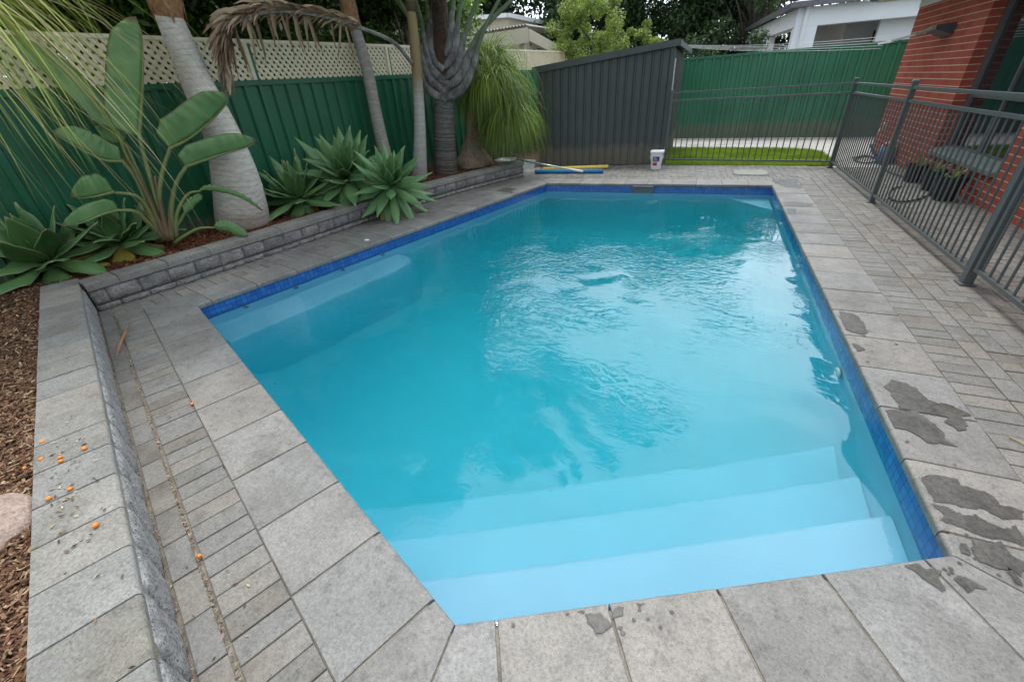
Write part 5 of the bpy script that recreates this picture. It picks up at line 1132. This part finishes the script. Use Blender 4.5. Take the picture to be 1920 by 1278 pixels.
# ================================================================ BIRD OF PARADISE (paddle leaves)
bpn = empty('paddle_leaf_plant', (-4.98, 2.62, .2), 'tall plant with broad paddle leaves on long curved stalks in front of the green fence', 'plant')
bb = np.array([-4.98, 2.62, 0]); vn = np.array([bb[0], bb[1], 0]); vn = vn/np.linalg.norm(vn)
def BP(px, py, dd=0): return PL(px, py, bb+vn*dd, vn)
def paddle(stk, mid, W_, dd=(0, 0), fold=.12, roll=0, m_=None, st='stalk', name='leaf', sr=.014, prof=None, label=None):
    S = bez([BP(x, y, dd[0]*(i/(len(stk)-1))) for i, (x, y) in enumerate(stk)], 6); Mi = bez([BP(x, y, dd[0]+(dd[1]-dd[0])*i/(len(mid)-1)) for i, (x, y) in enumerate(mid)], 10)
    m2 = MB(); m2.tube(S+Mi[:3], [sr*(1.5-.9*i/(len(S)+3)) for i in range(len(S)+3)], 7); s_ = rel(m2.build('stalk', M[st], smooth=True), bpn)
    n = len(Mi); m2 = MB(); V = []
    tdir = (Mi[-1]-Mi[0]).normalized(); view = Vector(vn); sv = tdir.cross(view).normalized(); sv = Matrix.Rotation(roll, 3, tdir)@sv
    pf = [min(1, (i/(n-1))*6+.05)**.5*(1-max(0, (i/(n-1)-.6)/.4)**2.0)**.55 for i in range(n)] if prof is None else prof
    pf = [max(.02, q) for q in pf]; tr = set() if n < 10 else {(random.randint(3, n-4), random.random() < .5) for _ in range(random.choice([0, 1, 1]))}
    m2.leaf(Mi, [W_*.62*q for q in pf], sv, 0, cup=fold, na=8, wave=.009, tears=tr)
    o = rel(m2.build(name, m_ or M['banana'], smooth=True), bpn); md = o.modifiers.new('thick', 'SOLIDIFY'); md.thickness = .003; md.offset = 0
    if label: o['label'] = label
PX2M = .0075  # roughly metres per photo pixel at this plant's distance
def halfpaddle(stk, mid, wpx, sgn, dd=(0, 0), phi=.5, label=None, sr=.015, other=.85):
    S = bez([BP(x, y, dd[0]*(i/(len(stk)-1))) for i, (x, y) in enumerate(stk)], 6); Mi = bez([BP(x, y, dd[0]+(dd[1]-dd[0])*i/(len(mid)-1)) for i, (x, y) in enumerate(mid)], 10); W_ = wpx/250
    m2 = MB(); rr_ = S+Mi[:-4]; m2.tube(rr_, [sr*(1.5-1.25*i/len(rr_)) for i in range(len(rr_))], 7); rel(m2.build('stalk', M['stalk'], smooth=True), bpn)
    n = len(Mi); V = []; U = []; m2 = MB(); vw = Vector(vn); na = 12; tk = {random.randint(4, n-5)} if random.random() < .6 else set()
    for i, p in enumerate(Mi):
        t = (Mi[min(i+1, n-1)]-Mi[max(i-1, 0)]).normalized(); sv = (t.cross(vw)*sgn).normalized(); nv = -vw; x = i/(n-1)
        w_ = W_*(min(1, .66+x*2.2))*(max(0, 1-max(0, (x-.38)/.62)**2.4))**.62+.002
        for k in range(na+1):
            q = (k-na/2)/(na/2); a = abs(q)
            if q >= 0: d = sv*a*w_*(.9 if i in tk and a > .6 else 1)+nv*(math.sin(a*2.6)*.10*w_+.006*math.sin(i*1.3)*a)
            else: d = (sv*math.cos(phi)-nv*math.sin(phi))*a*w_*other-nv*.004
            V.append(p+d); U.append((k/na, x))
    m2.add(V, [(i*(na+1)+k, i*(na+1)+k+1, (i+1)*(na+1)+k+1, (i+1)*(na+1)+k) for i in range(n-1) for k in range(na)], 0, U)
    o = rel(m2.build('leaf', M['banana'], smooth=True), bpn); md = o.modifiers.new('thick', 'SOLIDIFY'); md.thickness = .003; md.offset = 0
    if label: o['label'] = label
halfpaddle([(315,440),(292,370),(275,310),(261,256)], [(261,256),(265,200),(268,137),(266,72),(255,31)], 62, 1, (0, .1), .35, 'tall upright paddle leaf')
halfpaddle([(318,440),(300,380),(303,330),(318,281)], [(318,279),(352,262),(388,234),(418,203),(434,180)], 58, 1, (-.05, -.25), .55)
halfpaddle([(325,440),(322,390),(330,345),(348,314)], [(348,313),(385,300),(425,287),(460,277),(484,267)], 42, 1, (-.1, -.35), .45)
halfpaddle([(308,440),(280,390),(255,335),(228,300)], [(228,303),(195,300),(155,282),(120,262),(97,248)], 46, -1, (0, .1), .5)
halfpaddle([(300,440),(278,395),(255,368),(213,361)], [(213,360),(190,366),(162,371),(133,372)], 44, -1, (-.15, -.4), .7)
halfpaddle([(300,440),(270,410),(250,396),(225,395)], [(222,394),(192,402),(158,416),(119,427)], 30, -1, (-.15, -.45), .8)
paddle([(330,445),(332,400),(352,365),(376,358)], [(376,355),(410,358),(450,370),(492,395)], .13, (-.1, -.45), .35, .9, label='torn drooping leaf')
paddle([(328,455),(350,440),(375,428),(405,427)], [(402,424),(425,424),(445,434),(464,444)], .19, (-.15, -.35), .15, .2)
paddle([(312,440),(270,350),(235,290),(222,240)], [(222,240),(170,185),(100,120),(15,65)], .36, (.1, .3), .1, .5, label='long leaf reaching up-left behind the thin strands')
paddle([(314,440),(262,330),(240,280),(222,262)], [(222,268),(205,240),(188,205),(172,175)], .32, (.15, .25), -.1, .2)
paddle([(320,440),(340,410),(348,395)], [(346,396),(360,380),(380,365)], .15, (0, .1), .1, .3)
for (q, r_) in (([(312,450),(268,350),(242,300)], .03), ([(316,450),(300,380),(290,330)], .032), ([(322,450),(318,400),(322,360)], .028), ([(308,450),(275,405),(252,385)], .02)):
    m2 = MB(); P = bez([BP(x, y, -.02) for x, y in q], 6); m2.tube(P, [r_*(1-.7*i/(len(P)-1)) for i in range(len(P))], 8); rel(m2.build('leaf_sheath', M['stalkred'], smooth=True), bpn)

# ================================================================ SMALL THINGS
# boulder
bo = MB(); c = Vector((-2.2, .12, .2)); V = []; nu, nv_ = 28, 16
cb = G(5, 962, .24)
for j in range(nv_+1):
    for i in range(nu):
        th = math.pi*j/nv_; ph = 2*math.pi*i/nu; d = Vector((math.sin(th)*math.cos(ph), math.sin(th)*math.sin(ph), math.cos(th))); r = 1+.16*noise.noise(d*1.8+Vector((3, 1, 0)))+.05*noise.noise(d*6)
        V.append(Vector((cb.x-.03+d.x*.19*r, cb.y-.08+d.y*.17*r, .20+d.z*.10*r)))
bo.add(V, [(j*nu+i, (j+1)*nu+i, (j+1)*nu+(i+1) % nu, j*nu+(i+1) % nu) for j in range(nv_) for i in range(nu)])
bo.build('boulder', M['boulder'], smooth=True, label='rounded pinkish sandstone boulder half buried in the bark mulch', cat='boulder')
# fruit
def fruit(px, py, z, r, label, sp=0):
    c = G(px, py, z+r*.8); c.z = z+r*.82; m2 = MB(); V = []; nu, nv_ = 14, 9; sq = random.uniform(.85, 1.15); ra = random.uniform(0, 3)
    for j in range(nv_+1):
        for i in range(nu):
            th = math.pi*j/nv_; ph = 2*math.pi*i/nu; d = Vector((math.sin(th)*math.cos(ph)*sq, math.sin(th)*math.sin(ph), math.cos(th)*.86)); d.rotate(Matrix.Rotation(ra, 3, 'Z')); V.append(c+d*r)
    m2.add(V, [(j*nu+i, (j+1)*nu+i, (j+1)*nu+(i+1) % nu, j*nu+(i+1) % nu) for j in range(nv_) for i in range(nu)])
    m2.build('fallen_fruit', M['orange'], smooth=True, label=label, cat='fruit', group='small orange fruits fallen on the wall and paving')
FR = [(360,757,0,.0095,'orange fruit alone on the joint between pavers and pool coping'), (373,1042,0,.0095,'orange fruit on the dark debris-filled paver joint near the bottom'),
 (75,790,.215,.0085,'orange fruit in the bark mulch, farthest up beside the wall'), (79,828,.245,.0095,'orange fruit at the mulch edge of the wall, just below the farthest one'),
 (158,840,.25,.0095,'orange fruit farthest up in the middle of the wall capping'), (77,860,.245,.009,'orange fruit on the mulch edge of the wall, left of the touching pair'),
 (113,857,.25,.0085,'upper fruit of the touching pair on the wall capping'), (114,864,.25,.0085,'lower fruit of the touching pair on the wall capping'),
 (46,877,.215,.009,'orange fruit lying in the bark mulch just above the boulder'), (131,916,.25,.0085,'orange fruit on the wall capping below the touching pair, among dark bits'),
 (91,934,.25,.0095,'orange fruit on the outer edge of the wall beside the boulder'), (179,984,.25,.0105,'biggest and nearest orange fruit on the wall capping')]
for f in FR: fruit(*f)
# loose dark bits on the near wall cap and paving
R = np.random.default_rng(9); Q = []
for _ in range(90):
    px, py = R.normal(125, 35), R.normal(900, 70)
    if px < 95: px = 95+abs(px-95)*.5
    p = G(px, py, .2545); a = R.uniform(0, 6.28); l_ = R.uniform(.004, .014); w_ = l_*R.uniform(.2, .4); u = Vector((math.cos(a), math.sin(a), 0))*l_; v = Vector((-math.sin(a), math.cos(a), 0))*w_; Q.append([p-u, p+v+Vector((0, 0, .002)), p+u, p-v])
for _ in range(60):
    px, py = R.uniform(120, 560), R.uniform(650, 1270); z = .2545 if px < 100+ (py-600)*.28 else .003
    p = G(px, py, z); a = R.uniform(0, 6.28); l_ = R.uniform(.003, .012); w_ = l_*R.uniform(.2, .4); u = Vector((math.cos(a), math.sin(a), 0))*l_; v = Vector((-math.sin(a), math.cos(a), 0))*w_; Q.append([p-u, p+v+Vector((0, 0, .002)), p+u, p-v])
quads('leaf_litter', np.array([[list(x) for x in q] for q in Q]), M['litter'], kind='stuff', label='dark leaf bits scattered on the near wall capping and paving', cat='debris')
def driedleaf(pts, W_, label, z=.004, cat='dry leaf', name='dry_leaf', m='twig'):
    P = bez([G(x, y, z+dz) for x, y, dz in pts], 5); m2 = MB(); n = len(P); m2.leaf(P, [max(.002, W_*math.sin(math.pi*min(1, .04+i/(n-1)*.94))) for i in range(n)], (1, .3, 0), 0, cup=.5, na=4); m2.build(name, M[m], smooth=True, label=label, cat=cat)
driedleaf([(218,672,.004),(226,650,.012),(236,625,.015),(243,602,.006)], .02, 'long curled brown leaf lying on the border pavers near the wall corner')
driedleaf([(1660,552,.003),(1668,553,.005),(1676,549,.003)], .006, 'thin pale twig on the soldier pavers right of the pool', cat='twig', name='twig', m='straw')
m2 = MB(); m2.tube([G(1892, 818, .006), G(1922, 832, .008)], .0035, 6); m2.build('twig', M['straw'], label='straw-coloured stick on the pavers at the right picture edge', cat='twig')
# skimmer lid
q = [G(1378,317.5), G(1436,317.5), G(1442,331), G(1372,331)]; cx_ = sum(p.x for p in q)/4; cy_ = sum(p.y for p in q)/4; hw, hh_ = .245, .22
def rrect(cx, cy, a, b, r, n=5, ang=0):
    o_ = []
    for sx_, sy_, a0 in ((1, 1, 0), (-1, 1, 90), (-1, -1, 180), (1, -1, 270)):
        for k in range(n+1): t = math.radians(a0+90*k/n); o_.append((cx+sx_*(a-r)+r*math.cos(t), cy+sy_*(b-r)+r*math.sin(t)))
    return o_
sk = empty('skimmer_lid', (cx_, cy_, 0), 'pale rounded skimmer lid set in the paving behind the far pool edge', 'access cover')
m2 = MB(); m2.prism(rrect(cx_, cy_, hw, hh_, .09), -.01, .012, drop=.006, steps=2, dists=[.006]*24); rel(m2.build('lid', M['lid']), sk)
m2 = MB(); m2.prism(rrect(cx_, cy_, hw+.02, hh_+.02, .1), -.015, .004, drop=.002, dists=[.002]*24); rel(m2.build('rim', M['gutter']), sk)
# bucket
bk = empty('chlorine_bucket', (-.80, 8.70, 0), 'white square-sided tub with navy and red label by the shed corner', 'bucket'); bx_, by_ = -.80, 8.72
m2 = MB(); lv = [(0, .085), (.28, .105)]; V = []
for z, a in ((0, .084), (.27, .104), (.27, .112), (.285, .114)): V += [(x, y, z) for x, y in rrect(bx_, by_, a, a, .03)]
n = 24; m2.add(V, [(l*n+k, l*n+(k+1) % n, (l+1)*n+(k+1) % n, (l+1)*n+k) for l in range(3) for k in range(n)]+[tuple(range(n-1, -1, -1))]); rel(m2.build('tub', M['white']), bk)
m2 = MB(); m2.prism(rrect(bx_, by_, .118, .118, .035), .286, .315, drop=.008, dists=[.006]*24); rel(m2.build('lid', M['white']), bk)
def lab(x0, x1, z0, z1, m_, nm, par, pr=.0015):
    m2 = MB(); f = lambda z: by_-.084-(.02)*z/.27-pr; m2.add([(x0, f(z0), z0), (x1, f(z0), z0), (x1, f(z1), z1), (x0, f(z1), z1)], [(0, 1, 2, 3)]); return rel(m2.build(nm, m_), par)
lab(bx_-.06, bx_+.055, .135, .225, M['navy'], 'label_panel', bk); lab(bx_-.055, bx_+.02, .07, .125, M['red'], 'label_panel', bk)
for k in range(3): lab(bx_-.045, bx_+.03-.012*k, .16+k*.02, .166+k*.02, M['wpaint'], 'label_line', bk, .0022)
m2 = MB(); m2.tube([(bx_+math.cos(a)*.118, by_-.02-.11*math.sin(a), .235-.10*math.sin(a)) for a in [math.pi*k/12 for k in range(13)]], .004, 6); rel(m2.build('handle', M['white']), bk)
# foam noodles
m2 = MB(); a, b = G(1003, 322, .035), G(1131, 321, .035); m2.tube([a, a.lerp(b, .5)+Vector((0, .01, 0)), b], .036, 16); nb_ = m2.build('pool_noodle', M['bluef'], smooth=True, label='blue foam pool noodle lying at the foot of the shed', cat='pool noodle', group='foam pool noodles')
m2 = MB(); a, b = G(1015, 319, .035)+Vector((0, .11, 0)), G(1140, 313, .035)+Vector((0, .02, 0)); m2.tube([a, a.lerp(b, .5), b], .036, 16); m2.build('pool_noodle', M['yellow'], smooth=True, label='yellow foam pool noodle behind the blue one', cat='pool noodle', group='foam pool noodles')
# leaf net on a pole
ln_ = empty('pool_net', (-3.1, 7.9, .27), 'white pool leaf net on a long silver pole resting on the wall end', 'pool net')
hc = G(950, 298, .29); pa_ = G(966, 300, .29); pb_ = G(1093, 326, .055)
pmid = pa_.lerp(pb_, .35)+Vector((0, 0, .03)); pa_.z = .30
m2 = MB(); m2.tube([pa_, pb_+Vector((0, 0, .04))], .014, 10); rel(m2.build('pole', M['steel'], smooth=True), ln_)
m2 = MB(); k9 = pa_.lerp(pb_+Vector((0, 0, .04)), .8); m2.tube([k9, pb_+Vector((0, 0, .04))], .018, 10); rel(m2.build('pole_grip', M['white'], smooth=True), ln_)
ux = (pa_-pb_); ux.z = 0; ux.normalize(); uy = Vector((-ux.y, ux.x, 0)); H = [pa_+ux*a_+uy*b_ for a_, b_ in ((0, -.04), (.06, -.17), (.30, -.19), (.38, -.1), (.38, .1), (.30, .19), (.06, .17), (0, .04))]
H = [Vector((h.x, h.y, .30)) for h in H]
m2 = MB(); m2.tube(H+[H[0]], .011, 6); rel(m2.build('hoop', M['white']), ln_)
m2 = MB(); cc_ = pa_+ux*.19; V = [tuple(h) for h in H]+[(cc_.x+(h.x-cc_.x)*.6, cc_.y+(h.y-cc_.y)*.6, .262) for h in H]; n = 8; m2.add(V, [(k, (k+1) % n, (k+1) % n+n, k+n) for k in range(n)]+[tuple(range(n, 2*n))]); rel(m2.build('net', M['netting']), ln_)
# clear tub behind the wall end
ct = empty('clear_tub', (-3.0, 8.25, 0), 'clear round plastic tub standing behind the wall end under the net', 'tub'); c0 = G(987, 325, 0)+Vector((0, .12, 0))
m2 = MB(); m2.lathe([(0, .004), (.10, .004), (.145, .2), (.155, .205), (.15, .21), (.138, .2), (.095, .012), (0, .012)], (c0.x, c0.y, 0), 24); rel(m2.build('bowl', M['clear'], smooth=True), ct)
# hose
hq = [(1600,296),(1625,292),(1648,300),(1625,306),(1603,300),(1618,294),(1645,298),(1660,318),(1700,333),(1745,345),(1752,357),(1725,372),(1690,378),(1668,370),(1672,355),(1690,350)]
m2 = MB(); m2.tube(bez([G(x, y, .014) for x, y in hq], 8), .011, 7); m2.build('garden_hose', M['black'], smooth=True, label='black garden hose lying in loops on the paving behind the side fence', cat='hose')
# blue bucket by the tap
bc = G(1655, 306); bt_ = empty('watering_can', (bc.x, bc.y, 0), 'blue-grey watering can by the brick wall below the tap', 'watering can')
m2 = MB(); m2.lathe([(0, .005), (.105, .005), (.12, .1), (.11, .26), (.095, .26), (.1, .1), (0, .02)], (bc.x, bc.y, 0), 20); rel(m2.build('body', M['bluebag'], smooth=True), bt_)
m2 = MB(); m2.tube([(bc.x-.09, bc.y, .06), (bc.x-.2, bc.y-.02, .2), (bc.x-.27, bc.y-.03, .3)], [.025, .018, .02], 8); rel(m2.build('spout', M['bluebag'], smooth=True), bt_)
m2 = MB(); m2.tube(bez([(bc.x+.1, bc.y, .08), (bc.x+.2, bc.y, .2), (bc.x+.1, bc.y, .34), (bc.x-.06, bc.y, .3), (bc.x-.09, bc.y, .24)], 5), .012, 7); rel(m2.build('handle', M['wpaint'], smooth=True), bt_)
# black pots with straggly plants
PT = [(1728, 340, .13, .22, 'black plant pot farthest along under the window, next to the brick corner'), (1766, 356, .12, .24, 'middle black plant pot with a yellow-green seedling under the window'), (1792, 374, .15, .27, 'largest and nearest black plant pot below the window sill')]
for i, (px, py, r, h, lb) in enumerate(PT):
    c = G(px, py); c.x = min(c.x, HX-r-.04); t = empty('plant_pot', (c.x, c.y, 0), lb, 'plant pot', 'black plant pots under the window')
    m2 = MB(); m2.lathe([(0, .002), (r*.75, .002), (r*.97, h*.88), (r*1.05, h*.88), (r*1.05, h), (r*.93, h), (r*.9, h*.88), (0, h*.86)], (c.x, c.y, 0), 22); rel(m2.build('pot', M['black']), t)
    m2 = MB(); rr = random.Random(i)
    for k in range(8):
        a = rr.uniform(0, 6.28); l_ = rr.uniform(.1, .22); e = Vector((math.cos(a)*.6, math.sin(a)*.6, rr.uniform(.4, 1.2))).normalized(); p0 = Vector((c.x+rr.uniform(-.05, .05), c.y+rr.uniform(-.05, .05), h*.86)); m2.leaf([p0, p0+e*l_*.5, p0+e*l_-Vector((0, 0, .03)), p0+e*l_*1.2-Vector((0, 0, .08))], [.01, .03, .025, .002], (-math.sin(a), math.cos(a), 0), 0)
    rel(m2.build('seedling', M['shrub']), t)
# white chip on the left coping
m2 = MB(); c = G(688, 450, .002); m2.prism([(c.x-.03, c.y-.01), (c.x-.01, c.y-.025), (c.x+.03, c.y-.01), (c.x+.02, c.y+.018), (c.x-.02, c.y+.02)], .0005, .008, drop=.003); m2.build('shell_chip', M['wpaint'], label='small white chip on the left coping in front of the agaves', cat='chip')
